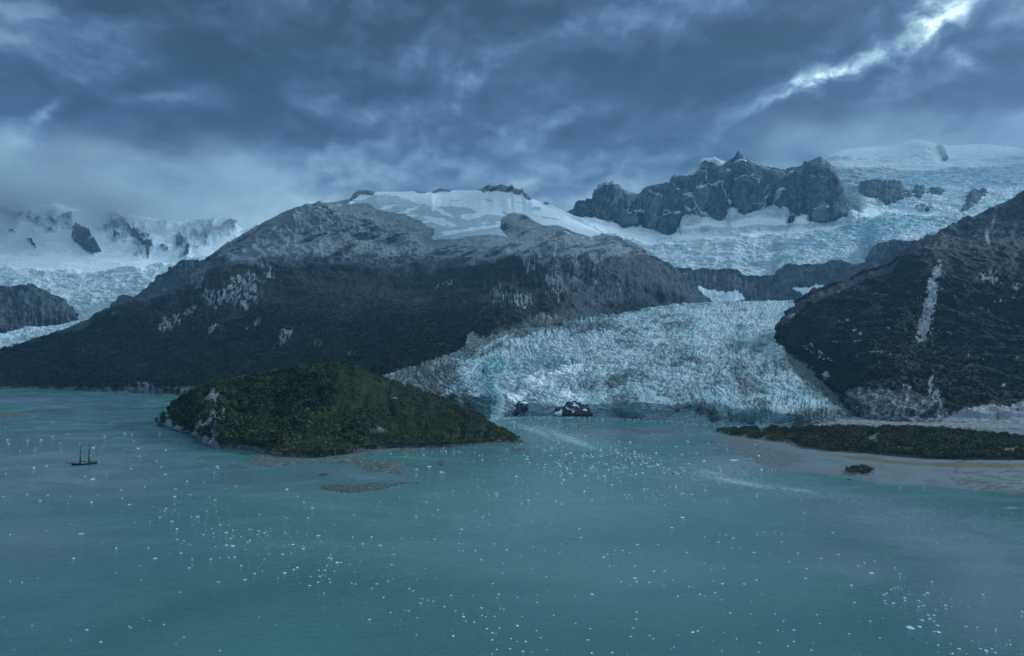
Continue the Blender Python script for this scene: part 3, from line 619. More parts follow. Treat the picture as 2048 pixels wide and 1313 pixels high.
def pkmask(L):
    px, py = L.PX, L.PY; wx = fbm(px, py, 0 * px, 20, 4, off=5) * 7
    def s_(x, y, rx, ry, t, a=.9): return (x / 3.103 + 1100, y / 3.103 + 260, rx, ry, t, a)
    # bedding facets: broad plates of paler and darker rock
    sn = blobs(px + wx, py + wx, [s_(870,402,30,2.5,5),s_(960,380,24,2.5,22),s_(1030,340,18,3,28),s_(900,450,14,22,-50,.75),s_(960,520,18,14,-45,.65),s_(880,500,16,26,-45,.6),s_(1180,215,18,12,20,.62),s_(1130,265,14,10,0,.55),
       s_(1230,310,26,2,-30,.6),s_(1320,450,3,30,-25,.7),s_(1400,440,5,26,-25,.9),s_(1390,500,12,10,0,.7),s_(1600,430,2.4,26,-15,.75),s_(1520,530,10,3,-20,.9),s_(1490,290,10,4,0,.5),s_(1440,290,2,20,0,.6),s_(1380,265,16,5,0,.5),
       s_(520,515,16,4,10,.8),s_(650,540,6,1.5,0,.8),s_(710,535,12,2,0,.8),s_(765,540,12,2,10,.8),s_(680,450,12,1.5,-25,.7),s_(560,500,9,4,0,.6),s_(1110,480,2.5,22,22,.85),s_(820,500,4,26,35,.8),s_(1650,300,5,2,0,.8),s_(1700,492,7,1.2,-10,.7),
       s_(380,338,12,1,0,.5),s_(630,405,12,1.2,-25,.6),s_(850,290,30,1.5,0,.5),s_(1320,225,22,1.5,-14,.9),s_(1240,188,10,1.2,-14,.6),s_(1300,500,8,3,20,.6),s_(1200,400,3,12,0,.3),s_(830,560,6,8,0,.6)])
    GUL = [((1075,325),(1000,350),(930,385),(870,405),(790,400),5),((1070,330),(1085,400),(1110,460),(1135,515),6),((1435,250),(1442,300),5),((1350,390),(1320,450),(1288,505),5),((1430,400),(1400,440),(1380,508),9),
      ((1606,420),(1590,470),(1560,545),6),((860,420),(900,470),(950,520),(1000,552),13),((880,500),(930,545),14),((800,410),(820,480),(860,565),6),((1180,322),(1220,300),(1262,345),4),((1100,250),(1150,292),8),((1130,222),(1205,200),11),
      ((620,405),(690,452),4),((500,522),(582,512),7),((640,540),(672,542),4),((690,552),(792,533),5),((940,262),(970,290),(976,332),4),((1340,350),(1308,430),3),((1530,522),(1500,536),5),((1640,298),(1672,306),4),((1668,490),(1712,496),3),
      ((1250,462),(1302,472),4),((1350,242),(1422,262),4),((760,340),(792,402),3),((1500,292),(1512,268),5),((1470,330),(1462,440),3),((1160,480),(1200,540),3),((350,338),(400,340),3),((560,420),(552,520),2.5),((440,460),(470,540),2.5),((1240,190),(1300,222),4),((1410,300),(1380,340),4),((1700,330),(1722,420),2.5)]
    gd = np.zeros_like(px); qx = px + fbm(px, py, 0 * px, 14, 4, off=6) * 5; qy = py + fbm(px, py, 0 * px, 14, 4, off=7) * 4
    for g_ in GUL:
        pts_ = r3(g_[:-1]); wd = g_[-1] / 3.103
        for (ax, ay), (bx, by) in zip(pts_, pts_[1:]):
            ex, ey = bx - ax, by - ay; tt = np.clip(((qx - ax) * ex + (qy - ay) * ey) / (ex * ex + ey * ey), 0, 1)
            dd = (qx - ax - tt * ex) ** 2 + (qy - ay - tt * ey) ** 2; gd = np.maximum(gd, np.exp(-dd / (wd * 1.1) ** 2))
    sn = np.maximum(sn, gd * (1.1 + .6 * fbm(px, py, 0 * px, 6, 3, off=14)))
    lines = sstep(fbm(px * 1.0 + py, py * .4 - px * .4, 0 * px, 9, 3, ridged=True, off=61), .55, .85) * .36
    lines2 = sstep(fbm(px, py * 1.0, 0 * px, 14, 4, ridged=True, off=67), .60, .9) * .34
    sn = np.maximum(sn * (.8 + .3 * fbm(px, py, 0 * px, 5, 3, off=9)), lines + lines2)
    return [sn, 0 * px, np.clip(.32 + 1.1 * fbm(px + py * .4, py * .5 - px * .2, 0 * px, 30, 4, off=69), 0, .9)]
def dtop(x): return [(1119, 6550), (1230, 6750), (1400, 7000), (1477, 6950), (1560, 7050), (1640, 6800), (1710, 6700)]
PL_ = None
def peaks():
    sky = PK; base = PB; xs = np.linspace(1119, 1709, 140)
    D = dtop(0); DX = [a for a, _ in D]; DY = [b for _, b in D]
    ysk = np.interp(xs, [p[0] for p in sky], [p[1] for p in sky]); ybs = np.interp(xs, [p[0] for p in base], [p[1] for p in base])
    # buttresses push out, gullies sink in (matches the lines where the snow runs up between the walls)
    but = np.interp(xs, [1119,1160,1200,1245,1279,1310,1340,1364,1384,1400,1440,1459,1466,1487,1505,1530,1545,1560,1574,1583,1600,1612,1640,1690,1709],
                        [0,60,200,120,-60,140,200,40,-120,-40,100,60,-200,260,120,-60,-200,0,-160,120,60,-160,260,180,0])
    db = np.interp(xs, DX, DY) - 330
    rows = [('y', [(x, y + 26, d + 250) for x, y, d in zip(xs, ybs, db)]), ('edge', [(x, y, d - b * .6) for x, y, d, b in zip(xs, ybs, db, but)])]
    for f in (.2, .45, .7, .88):
        rows.append(('y', [(x, yb + (yt - yb) * f, d + 330 * f ** 1.2 - b * (1 - .75 * f)) for x, yb, yt, d, b in zip(xs, ybs, ysk, db, but)]))
    rows.append(('sky', [(x, y, np.interp(x, DX, DY)) for x, y in sky]))
    rows.append(('y', [(x, y + 22, np.interp(x, DX, DY) + 160) for x, y in zip(xs, ysk)]))
    rows.append(('y', [(x, y + 90, np.interp(x, DX, DY) + 500) for x, y in zip(xs, ysk)]))
    L = Loft(1119, 1709, 1100, rows, dens=1.9, smooth=1.2, jag=4)
    X, Y, Z = L.X, L.Y, L.Z; px, py = L.PX, L.PY
    h = fbm(X, Y, Z * .35, 330, 5, .5, ridged=True) * 120 + fbm(px * 2.4, py * .6, 0 * X, 30, 5, .6, ridged=True, off=3) * 40 + fbm(px*1.2+py*1.1, py * .5-px*.4, 0 * X, 22, 4, .6, ridged=True, off=23) * 24
    h += fbm(X, Y, Z, 45, 3, .6) * 26
    edge = np.clip(np.minimum(px - 1119, 1709 - px) / 40, 0, 1)
    h *= (1 - .97 * sstep(L.rowv, 4.2, 5.85)) * np.where(L.rowv < 1.2, .4, 1) * edge
    L.displace(h - 60 * edge * (1 - sstep(L.rowv, 4.2, 5.9)), 0)
    L.build('rock_peaks', M_peak, pkmask(L))
    return L
peaks()

# ------------------------------------------------------------------ upper ice field
SKU = [(1060,440),(1100,436),(1150,434),(1230,420),(1280,405),(1340,363),(1375,350),(1395,335),(1405,320),(1430,318),(1448,326),(1500,330),(1530,332),(1560,340),(1600,342),(1640,322),(1680,303),(1720,297),(1760,296),(1795,292),(1815,284),(1832,281),(1850,284),(1875,291),(1900,294),(1940,292),(1965,291),(2000,294),(2048,299),(2200,290),(2450,300)]
ICEEDGE = r3([(700,850),(830,885),(880,895),(980,905),(1080,905),(1150,900),(1180,930),(1290,945),(1340,940),(1400,960),(1500,1000),(1530,1020),(1415,960),(1415,900),(1440,880),(1500,870),(1600,870),(1650,860),(1800,850),(1900,860),(1980,850)])
eb = [(1060,545),(1367,547),(1385,549),(1416,552),(1448,552),(1470,550),(1480,560),(1516,565),(1532,563),(1551,566),(1560,548),(1580,542),(1600,540),(1632,538),(1680,534),(1713,537),(1738,534),(1750,500),(1765,495),(1800,492),(1850,495),(2048,480),(2450,450)]
xs = np.arange(1060, 2451, 10); yk = np.interp(xs, [p[0] for p in SKU], [p[1] for p in SKU]); ye = np.interp(xs, [p[0] for p in eb], [p[1] for p in eb])
def de(x): return np.interp(x, [1060, 1700, 2450], [4750, 4750, 4700])
def dk(x): return np.interp(x, [1060,1300,1450,1650,1830,2048,2450], [7400,7700,7900,8600,9400,9500,9500])
pbx = np.array([1060, 1100] + [p[0] for p in PB] + [1720, 1800, 2048, 2450]); pby = np.array([436, 430] + [p[1] for p in PB] + [440, 436, 420, 410])
def ypb(x): return np.interp(x, pbx, pby)
def dpb(x): return np.interp(x, [1060, 1119, 1230, 1400, 1477, 1560, 1640, 1710, 1850, 2048, 2450], [6200, 6180, 6350, 6560, 6500, 6620, 6380, 6300, 6500, 6500, 6500])
xf = np.arange(1060, 2451, 3)
def ypbs(x): return float(np.mean([ypb(x + o) for o in range(-66, 67, 12)]))
def lo(f, df): return [(x, e + (ypbs(x) - e) * f, de(x) + (dpb(x) - de(x)) * df) for x, e in zip(xs, ye)]
def upr(f, df): 
    o = []
    for x, k in zip(xs, yk):
        d = dpb(x) + (dk(x) - dpb(x)) * df; ins = np.clip(min(x - 1110, 1720 - x) / 12, 0, 1); o.append((x, ypb(x) + (k - ypb(x)) * f, max(d, 7260 + 260 * f) * ins + d * (1 - ins)))
    return o
R = [('y', [(1060,660,4250),(1400,640,4300),(2450,640,4300)]),
     ('y', [(1060,604,4420),(1380,604,4420),(1480,606,4430),(1600,602,4450),(1700,590,4480),(2450,570,4500)]),
     ('edge', [(x, y + 1, de(x) - 60) for x, y in eb]), ('edge', [(x, y - 3, de(x)) for x, y in eb]),
     ('y', lo(.22, .2)), ('y', lo(.5, .48)), ('y', lo(.72, .74)), ('edge', [(x, ypb(x), dpb(x)) for x in xf]), ('edge', upr(.12, .12)), ('y', upr(.5, .5)),
     ('sky', [(x, y, dk(x)) for x, y in SKU]), ('y', [(x, y + 30, dk(x) + 1000) for x, y in SKU]), ('y', [(x, y + 200, dk(x) + 2500) for x, y in SKU])]
L = Loft(1060, 2450, 1350, R, dens=1.3, smooth=2)
px, py, X, Y, Z = L.PX, L.PY, L.X, L.Y, L.Z
wx = fbm(px, py, 0 * px, 60, 4, off=71) * 16; wy = fbm(px, py, 0 * px, 60, 4, off=75) * 12
cl_ = np.clip(.35 + .5 * fbm(px * .6, py * 1.6, 0 * px, 60, 4, off=81), 0, 1) * .5
cl_ = np.maximum(cl_, blobs(px + wx, py + wy * .6, [(1500,450,170,12,3,1),(1250,470,110,16,-14,1),(1560,470,120,12,8,.8),(1820,430,90,12,-8,.9),(1740,430,40,20,0,.9),(1850,330,260,16,0,1),(1750,310,120,20,0,1),(1950,310,140,18,0,1),(1400,480,160,20,-5,.6),(1130,430,80,14,-18,1),(1900,420,60,12,0,.6),(1720,500,90,8,10,.4),(2000,380,60,10,0,.5),(1640,460,60,8,6,.9)]))
cl_ = cl_ * sstep(sdf(px + wx * .6, py + wy * .3, [(1560,352),(2450,345),(2450,420),(1900,420),(1800,395),(1720,405),(1700,360)]), 16, -6)
ink = blobs(px + wx * .5, py + wy * .5, [(1605,520,8,26,0,.85),(1600,490,5,20,0,.5),(1480,500,90,6,-10,.35),(1390,520,60,6,-14,.3),(1560,480,60,5,15,.3)])
blue = np.clip(.42 + .5 * fbm(px * .7, py * 1.5, 0 * px, 40, 4, off=85) + blobs(px, py, [(1760,470,150,40,10,.4),(1850,370,220,20,0,.3)]), 0, 1)
deb = np.clip(.12 + .3 * fbm(px, py * 2, 0 * px, 30, 4, off=88) + ink * .8 + blobs(px + wx, py + wy, [(1450,520,130,26,-8,.22)]), 0, 1)
deb *= 1 - cl_
ice = sstep(L.rowv, 2.05, 2.45)
h = (fbm(X, Y, Z, 700, 3, off=3) * 60) * sstep(L.rowv, 3, 4) * np.where(L.rowv > 9, .4, 1)
rough = (1 - .8 * sstep(cl_, .4, .8)) * ice
h += fbm(X * .6, Y, Z, 70, 5, .58, ridged=True) * 30 * rough + fbm(X * .35, Y, Z * 1.5, 130, 4, .5, ridged=True, off=8) * 32 * rough
h += fbm(X, Y, Z, 300, 4, off=4) * 16 * sstep(py, 360, 330) + fbm(X * .5, Y, Z * 2.5, 210, 4, .5, ridged=True, off=9) * 26 * sstep(py, 352, 335) * ice
h += (1 - ice) * (fbm(px * 2, py * .6, 0 * X, 26, 5, .55, ridged=True, off=12) * 26 + fbm(X, Y, Z, 60, 4, .55) * 12)
h *= np.where(L.rowv > 9.7, .3, 1)
ICE = L; L.displace(h, .2)
# split: rock cliff below, ice above share the sheet; two materials by face row
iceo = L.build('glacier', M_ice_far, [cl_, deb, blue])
# bedrock cliff as its own sheet, just the rows under the ice edge
rows_rock = L.rowv[:, 0] < 2.35
k = int(rows_rock.sum())
V = np.stack([L.X, L.Y, L.Z], -1)[:k + 1]
cx, cy = px[:k + 1], py[:k + 1]; w2 = fbm(cx, cy, 0 * cx, 16, 3, off=91) * 5
snc = np.maximum(sstep(sdf(cx + w2, cy + w2 * .6, r3([(905,985),(935,980),(990,1005),(1090,1020),(1170,1008),(1215,1062),(1180,1075),(1000,1075),(950,1060)])), -2, 2),
                 sstep(sdf(cx + w2, cy + w2 * .6, r3([(1490,995),(1550,985),(1620,990),(1650,960),(1700,968),(1765,975),(1765,1010),(1640,1040),(1590,1060),(1540,1020)])), -2, 2))
snc = np.maximum(snc, .36 * sstep(fbm(cx, cy, 0 * cx, 9, 4, ridged=True, off=93), .5, .9))
pc = np.clip(.25 + .5 * fbm(cx, cy, 0 * cx, 20, 3, off=94), 0, 1)
bm_ = mesh_np('rock_cliff', V.reshape(-1, 3), grid_faces(k + 1, L.nu), M_far, {'mask': np.stack([snc, 0 * snc, pc], -1).reshape(-1, 3)}); bm_['kind'] = 'structure'
me = iceo.data; bmm = bmesh.new(); bmm.from_mesh(me); bmm.verts.ensure_lookup_table()
bmesh.ops.delete(bmm, geom=[bmm.verts[i] for i in range((k) * L.nu)], context='VERTS'); bmm.to_mesh(me); bmm.free()

# nunataks standing out of the upper ice
def nun(sky, base, d, mat=M_peak, th=160, snowamt=.3, name='rock_outcrop', ridge=24):
    x0, x1 = sky[0][0], sky[-1][0]
    def mk(L):
        s = snowamt * sstep(fbm(L.PX, L.PY, 0 * L.PX, 7, 3, ridged=True, off=x0 % 17), .35, .8)
        return [s, 0 * s, 0 * s + .1]
    base = sorted(base); db = []
    for bx, by in base:
        c = int(np.argmin(np.abs(ICE.px - bx))); kk = (ICE.rowv[:, c] > 3) & (ICE.rowv[:, c] < 9.9); q = np.where(kk)[0]
        r_ = q[int(np.argmin(np.abs(ICE.PY[q, c] - by)))]; db.append((bx, ICE.D[r_, c] - 90))
    mx = max(v for _, v in db); dt = [(bx, mx + th * .5) for bx, v in db]
    return loft_simple(name, x0, x1, int((x1 - x0) * 1.4) + 20, sky, base, dt, db, 400, mat, ridge=ridge, wl=90, snowf=mk, dens=1.6, mids=(.4, .75), gul=(20, 16))
def r4(l): return [(x / 3.126 + 1500, y / 3.126 + 240) for x, y in l]
nun(r4([(690,400),(705,388),(760,385),(800,380),(832,398),(850,385),(900,382),(925,390),(945,405),(960,436),(1000,440),(1020,475)]),
    r4([(690,440),(680,470),(730,480),(800,490),(850,520),(930,508),(1000,490),(1020,478)]), 7350, th=220, snowamt=.5)
nun(r4([(1005,450),(1040,420),(1075,420),(1090,450),(1120,438),(1180,430),(1200,440),(1206,455)]), r4([(1005,470),(1050,492),(1090,470),(1130,478),(1180,482),(1206,462)]), 7500, th=150, snowamt=.45)
nun(r4([(1310,600),(1330,545),(1345,500),(1360,480),(1380,455),(1400,436),(1420,445),(1440,450),(1462,432),(1480,460),(1484,480)]), r4([(1310,620),(1330,608),(1345,575),(1400,530),(1440,500),(1484,484)]), 6300, th=160, snowamt=.3)
nun(r4([(1168,180),(1175,165),(1190,160),(1205,175),(1215,190),(1224,225),(1230,248)]), r4([(1168,186),(1180,185),(1195,215),(1210,245),(1230,252)]), 9150, th=120, snowamt=.3)
nun(r4([(1040,545),(1060,540),(1100,545),(1125,552)]), r4([(1040,550),(1075,560),(1110,564),(1125,556)]), 6600, th=60, snowamt=.8)
nun(r4([(775,850),(778,810),(800,795),(825,800),(850,808),(900,800),(980,788),(1000,800),(1040,805)]), r4([(775,905),(800,925),(840,940),(900,925),(960,900),(1040,880)]), 4650, th=160, snowamt=.35, ridge=30)

# ------------------------------------------------------------------ left far range
SKL = [(-320,400),(-100,398),(0,408),(40,412),(75,418),(105,415),(150,425),(200,428),(240,432),(300,440),(340,446),(380,448),(412,444),(440,450),(460,447),(478,460),(495,463),(510,455),(516,449),(524,458),(560,480),(700,520)]
xs = np.arange(-320, 701, 10); yk = np.interp(xs, [p[0] for p in SKL], [p[1] for p in SKL])
def lr(y0, d): return [(x, min(y0(x), 9999), d(x)) for x in xs]
R = [('y', [(-320,730,3700),(700,730,3700)]), ('y', [(-320,700,3900),(0,700,3900),(100,680,4100),(300,640,4600),(700,640,4700)]),
     ('y', [(-320,672,4250),(0,668,4250),(60,662,4300),(140,650,4500),(200,628,4800),(300,600,5000),(700,600,5200)]),
     ('y', [(-320,620,4900),(0,620,4900),(150,618,5000),(300,570,5500),(700,570,5700)]),
     ('y', [(-320,560,5600),(0,560,5700),(200,560,5800),(300,540,6100),(400,520,6300),(700,540,6400)]),
     ('y', [(-320,505,6500),(0,500,6700),(150,510,6700),(300,515,6800),(400,500,7000),(700,530,7200)]),
     ('y', [(-320,455,7100),(0,450,7300),(150,465,7300),(300,478,7400),(400,478,7500),(480,475,7600),(700,526,7700)]),
     ('sky', [(x, y, 7900) for x, y in SKL]), ('y', [(x, y + 40, 8700) for x, y in SKL]), ('y', [(x, y + 220, 10000) for x, y in SKL])]
L = Loft(-320, 700, 950, R, dens=1.3, smooth=3)
px, py, X, Y, Z = L.PX, L.PY, L.X, L.Y, L.Z
wx = fbm(px, py, 0 * px, 40, 4, off=101) * 12; wy = fbm(px, py, 0 * px, 40, 4, off=105) * 10
def r1(x, y, rx, ry, t, a): return (x / 2.917, y / 2.917 + 360, rx, ry, t, a)
rockm = sstep(sdf(px + wx * .25, py + wy * .25, [(x / 2.917, y / 2.917 + 360) for x, y in [(425,310),(445,285),(500,310),(560,370),(600,425),(555,442),(500,425),(440,385),(420,360)]]), -1.5, 2)
rockm = np.maximum(rockm, blobs(px + wx, py + wy, [r1(400,260,12,20,0,.7),r1(300,260,16,18,-20,.55),r1(180,240,40,12,-25,.5),r1(60,200,30,12,-20,.5),r1(680,290,34,18,10,.7),r1(790,330,30,14,-20,.75),r1(840,390,16,22,0,.8),
     r1(870,440,4,8,0,.9),r1(1060,370,16,22,0,.65),r1(1100,430,5,20,0,.8),r1(1200,320,40,18,20,.7),r1(1320,290,26,14,30,.7),r1(960,400,16,6,0,.6),r1(190,385,14,4,-35,.9),r1(70,325,10,2.5,0,.6),r1(960,250,10,12,0,.5)]))
rockm = rockm * .75 + (fbm(px, py, 0 * px, 14, 5, .65, off=107)) * 1.1 * sstep(rockm, .05, .35)
snow_l = np.maximum(sstep(py, 545, 500), 1.6 * sstep(L.rowv, 3.9, 4.55)) ; cl_ = np.clip(.28 + .5 * fbm(px * .6 + py * .8, py * 1.2 - px * .3, 0 * px, 50, 4, off=111), 0, .48)
cl_ = np.maximum(cl_, snow_l * (.65 + .3 * fbm(px, py, 0 * px, 60, 3, off=115)))
cl_ = np.maximum(cl_, blobs(px + wx, py + wy, [(270,520,60,34,-20,1),(60,480,70,14,-20,.8),(330,520,60,20,0,1)]))
blue = np.clip(.4 + .5 * fbm(px, py, 0 * px, 40, 4, off=117), 0, 1); deb = np.clip(.16 + .35 * fbm(px * .5 + py, py * 1.8 - px * .5, 0 * px, 24, 4, off=119), 0, 1) * sstep(py, 500, 540)
h = fbm(X, Y, Z, 600, 3, off=13) * 60 * sstep(L.rowv, 2, 4) + (1 - .75 * sstep(cl_, .5, .8)) * (fbm(X * .7, Y, Z, 80, 5, .58, ridged=True) * 26 + fbm(X * .4, Y, Z, 160, 4, .5, ridged=True, off=8) * 22)
h += np.clip(rockm, 0, 1) * (30 + 46 * fbm(X, Y, Z * .4, 200, 5, .6, ridged=True)) + sstep(py, 500, 450) * fbm(X, Y, Z * .5, 420, 5, .55, ridged=True) * 60
h *= np.where(L.rowv > 6.8, .5, 1)
L.displace(h, .2)
# range as one mesh with the snow / rock material above and ice below
ksp = int((L.rowv[:, 0] < 4.6).sum())
P = np.stack([L.X, L.Y, L.Z], -1)
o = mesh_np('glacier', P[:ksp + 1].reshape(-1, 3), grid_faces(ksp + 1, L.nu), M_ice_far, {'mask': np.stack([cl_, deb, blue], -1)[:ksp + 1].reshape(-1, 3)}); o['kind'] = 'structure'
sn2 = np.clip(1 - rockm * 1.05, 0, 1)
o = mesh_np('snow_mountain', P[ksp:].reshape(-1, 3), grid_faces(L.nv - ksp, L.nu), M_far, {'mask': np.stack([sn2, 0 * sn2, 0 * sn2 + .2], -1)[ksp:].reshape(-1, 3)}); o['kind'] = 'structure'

def hmask(snow=0., veg=0., pale=.2):
    def f(L):
        n = fbm(L.PX, L.PY, 0 * L.PX, 22, 4, off=3)
        return [0 * L.PX + snow, np.clip(veg + n * .6, 0, 1), np.clip(pale + n * .5, 0, 1)]
    return f
loft_simple('mountain', -320, 152, 420, [(-320,560),(-100,566),(0,575),(20,577),(38,573),(65,575),(90,583),(105,594),(120,602),(134,615),(146,626),(152,634)], [(-320,668),(0,664),(30,663),(110,652),(140,642),(152,636)], [(-320,4450),(152,4650)], [(-320,4180),(0,4200),(152,4500)], 500, M_main, ridge=34, wl=150, snowf=hmask(0, .42, .3), mids=(.4, .8), bulge=40, gul=(30, 14))
loft_simple('mountain', 285, 440, 200, [(285,592),(296,582),(306,568),(315,556),(330,548),(345,538),(358,528),(366,524),(385,523),(402,524),(440,520)], [(285,640),(350,620),(440,600)], [(285,4850),(440,5100)], [(285,4600),(440,4700)], 500, M_main, ridge=30, wl=130, snowf=hmask(0, .35, .25), mids=(.4, .8), gul=(24, 14))
loft_simple('mountain', 222, 272, 80, [(222,606),(232,604),(238,592),(246,590),(262,593),(272,600)], [(222,610),(235,616),(250,618),(272,614)], [(222,4950),(272,4950)], [(222,4850),(272,4850)], 200, M_far, ridge=14, wl=80, snowf=hmask(.2, .1, .3), dens=1.5, mids=(.5,))

# ------------------------------------------------------------------ wooded islet (peninsula)
SKI = [(322,846),(336,832),(350,818),(368,803),(385,790),(405,779),(430,770),(460,764),(500,757),(550,748),(600,741),(650,737),(690,736),(720,740),(760,753),(800,767),(850,786),(900,806),(950,832),(985,852),(1015,870),(1045,882)]
BSI = [(322,848),(350,861),(375,868),(392,876),(402,886),(420,893),(450,897),(490,899),(520,904),(545,912),(600,916),(650,914),(700,908),(730,901),(780,897),(850,896),(920,893),(965,888),(1000,886),(1030,886),(1045,884)]
def dIb(y): return HC * FP / (y - 700)
xs = np.arange(322, 1046, 4); yk = np.interp(xs, [p[0] for p in SKI], [p[1] for p in SKI]); yb = np.interp(xs, [p[0] for p in BSI], [p[1] for p in BSI])
dkI = np.interp(xs, [322, 400, 500, 690, 850, 1045], [1370, 1420, 1480, 1520, 1420, 1115])
spur = np.interp(xs, [322,400,450,560,600,640,690,760,850,1045], [0,30,20,-45,-10,45,60,5,-5,0])
rows = [('z', [(x, -4, dIb(y) - 6) for x, y in BSI]), ('edge', [(x, y, dIb(y)) for x, y in BSI])]
for f, dfv in ((.06, .015), (.3, .2), (.55, .43), (.8, .7)):
    rows.append(('y', [(x, b + (k_ - b) * f, dIb(b) + (kd - dIb(b)) * dfv - s_ * math.sin(math.pi * f)) for x, b, k_, kd, s_ in zip(xs, yb, yk, dkI, spur)]))
rows += [('sky', [(x, y, np.interp(x, xs, dkI)) for x, y in SKI]), ('z', [(x, np.interp(x, [322,500,700,1045], [-2,50,55,-2]), d * 1.08) for x, d in zip(xs, dkI)]), ('z', [(x, -5, d * 1.17) for x, d in zip(xs, dkI)])]
L = Loft(322, 1045, 800, rows, dens=1.5, smooth=3)
px, py, X, Y, Z = L.PX, L.PY, L.X, L.Y, L.Z
def r7(x, y): return (x / 2.626 + 300, y / 2.626 + 700)
wx = fbm(px, py, 0 * px, 30, 4, off=131) * 8
cliff = sstep(sdf(px + wx, py + wx * .6, [r7(*p) for p in [(60,370),(110,345),(130,385),(240,430),(250,360),(300,310),(260,280),(300,215),(350,195),(400,220),(370,260),(330,310),(405,320),(400,375),(370,400),(350,470),(370,515),(260,500),(240,460),(60,400)]]), -3, 3)
cliff *= sstep(fbm(px * 1.1 + py * .8, py * .22 - px * .2, 0 * px, 11, 4, .6, off=133), -.22, -.02) * (.5 + .6 * sstep(fbm(px, py, 0 * px, 9, 4, off=135), -.3, .1))
bare = blobs(px + wx * .6, py + wx * .4, [(*r7(1290,272), 10, 2.5, 0, 1), (*r7(1200,425), 26, 7, -10, .62), (*r7(900,315), 14, 3, 25, .6), (*r7(918,462), 4, 4, 0, .7), (*r7(1380,355), 24, 2, -8, .45), (*r7(1750,435), 10, 2, 0, .5), (*r7(1560,470), 30, 3, 0, .3)])
rim = sstep(L.rowv, 2.0, 1.75) * (.6 + .5 * fbm(px, py, 0 * px, 10, 3, off=137))
veg = np.clip(1 - np.maximum(np.maximum(cliff, bare), rim), 0, 1)
h = fbm(X, Y, Z, 120, 4) * 20 * np.clip((L.rowv - 1.6) / 1.5, 0, 1) + fbm(X, Y, Z, 22, 4, .55, ridged=True) * 3.2 * (.3 + cliff) - 7 * sstep(fbm(px * 1.2, py * .5, 0 * px, 60, 3, ridged=True, off=138), .35, .9) * np.clip((L.rowv - 2) / 1.5, 0, 1)
h *= np.where(L.rowv > 5.7, .3, 1) * np.where(L.rowv < 1.4, .3, 1)
L.displace(h, .5)
ISL = L; ISL.vegm = veg
L.build('hill', M_hill, [0 * px, veg, np.clip(.25 + cliff * .6 + bare * .7, 0, 1)])

# ------------------------------------------------------------------ low shores: bars, beach, spit
def flat_land(name, outline, hgt, step, mat, maskf=None, nz=.25, edge=6.0, zoff=0.0, kind='structure'):
    W = np.array([onwater(x, y) for x, y in outline])
    x0, y0 = W.min(0) - 4 * step; x1, y1 = W.max(0) + 4 * step
    nx = int(min(900, (x1 - x0) / step)) + 2; ny = int(min(700, (y1 - y0) / step)) + 2
    gx, gy = np.meshgrid(np.linspace(x0, x1, nx), np.linspace(y0, y1, ny))
    wob = fbm(gx, gy, 0 * gx, edge * 3, 4, off=7) * edge * .8
    s = sdf(gx + wob, gy + wob, W)
    t = np.clip(s / edge, -1, 1); z = hgt * (1 - np.exp(-np.clip(s, 0, None) / (edge * 1.4))) + np.where(s < 0, s * .06, 0)
    z = z + fbm(gx, gy, 0 * gx, edge * 1.2, 4, .6, off=3) * nz * np.clip(1 + s / edge, 0, 1) + zoff - .05
    z = np.maximum(z, -2.5)
    fw = gy * CT + (z - HC) * ST; pxx = W0 / 2 + FP * gx / fw; pyy = py_of(z, gy)
    masks = maskf(gx, gy, pxx, pyy, s) if maskf else [0 * gx, 0 * gx, .3 + 0 * gx]
    keep = (s[:-1, :-1] > -2.5 * edge) | (s[1:, 1:] > -2.5 * edge)
    F = grid_faces(ny, nx)[keep.ravel()]
    V = np.stack([gx, gy, z], -1).reshape(-1, 3); mk = np.stack([np.clip(m, 0, 1) for m in masks], -1).reshape(-1, 3)
    used, inv = np.unique(F.ravel(), return_inverse=True)
    o = mesh_np(name, V[used], inv.reshape(-1, 4), mat, {'mask': mk[used]})
    if kind: o['kind'] = kind
    return dict(x=gx, y=gy, z=z, px=pxx, py=pyy, s=s, veg=masks[1], o=o)
STN = []
M_gravel = terrain_mat('dark_gravel', rock=(.045, .062, .052), rock2=(.14, .165, .15), pale=(.32, .35, .34), veg=(.06, .06, .03), veg2=(.10, .085, .04), s=8, streak=(1, .5, 1), bump=.5)
gm = lambda p: (lambda gx, gy, px, py, s: [0 * gx, 0 * gx, p + .5 * fbm(gx, gy, 0 * gx, 6, 3, off=4)])
STN.append((flat_land('gravel_bar', [(640,974),(655,970),(700,969),(760,967),(800,966),(822,966),(800,971),(780,976),(760,980),(720,985),(690,987),(660,982),(645,979)], 1.4, .9, M_gravel, gm(.25), nz=.5, edge=3), 1600, 1.5))
STN.append((flat_land('gravel_shore', [(497,922),(510,914),(530,908),(560,914),(620,918),(700,909),(735,900),(800,896),(850,893),(855,897),(830,902),(790,902),(850,905),(852,910),(820,909),(790,905),(750,908),(715,913),(740,921),(790,920),(806,928),(800,937),(812,944),(800,950),(770,944),(735,946),(722,936),(700,928),(660,926),(610,926),(580,930),(560,936),(530,935),(505,930)], 1.5, 1.3, M_gravel, gm(.35), nz=.5, edge=4), 1600, 1.5))
STN.append((flat_land('rock_islet', [(873,928),(880,922),(890,923),(896,929),(890,932),(878,931)], 1.5, .6, M_gravel, gm(.4), nz=.9, edge=2), 1600, 1.5))
STN.append((flat_land('gravel_bar', [(-60,822),(0,824),(40,826),(60,830),(70,832),(40,836),(0,838),(-60,840)], 1.2, 2.0, M_gravel, gm(.3), nz=.4, edge=5), 1600, 1.5))
STN.append((flat_land('gravel_shore', [(960,880),(1000,876),(1030,880),(1048,884),(1040,888),(1000,892),(950,892)], 1.2, 1.6, M_gravel, gm(.3), nz=.5, edge=4), 1600, 1.5))
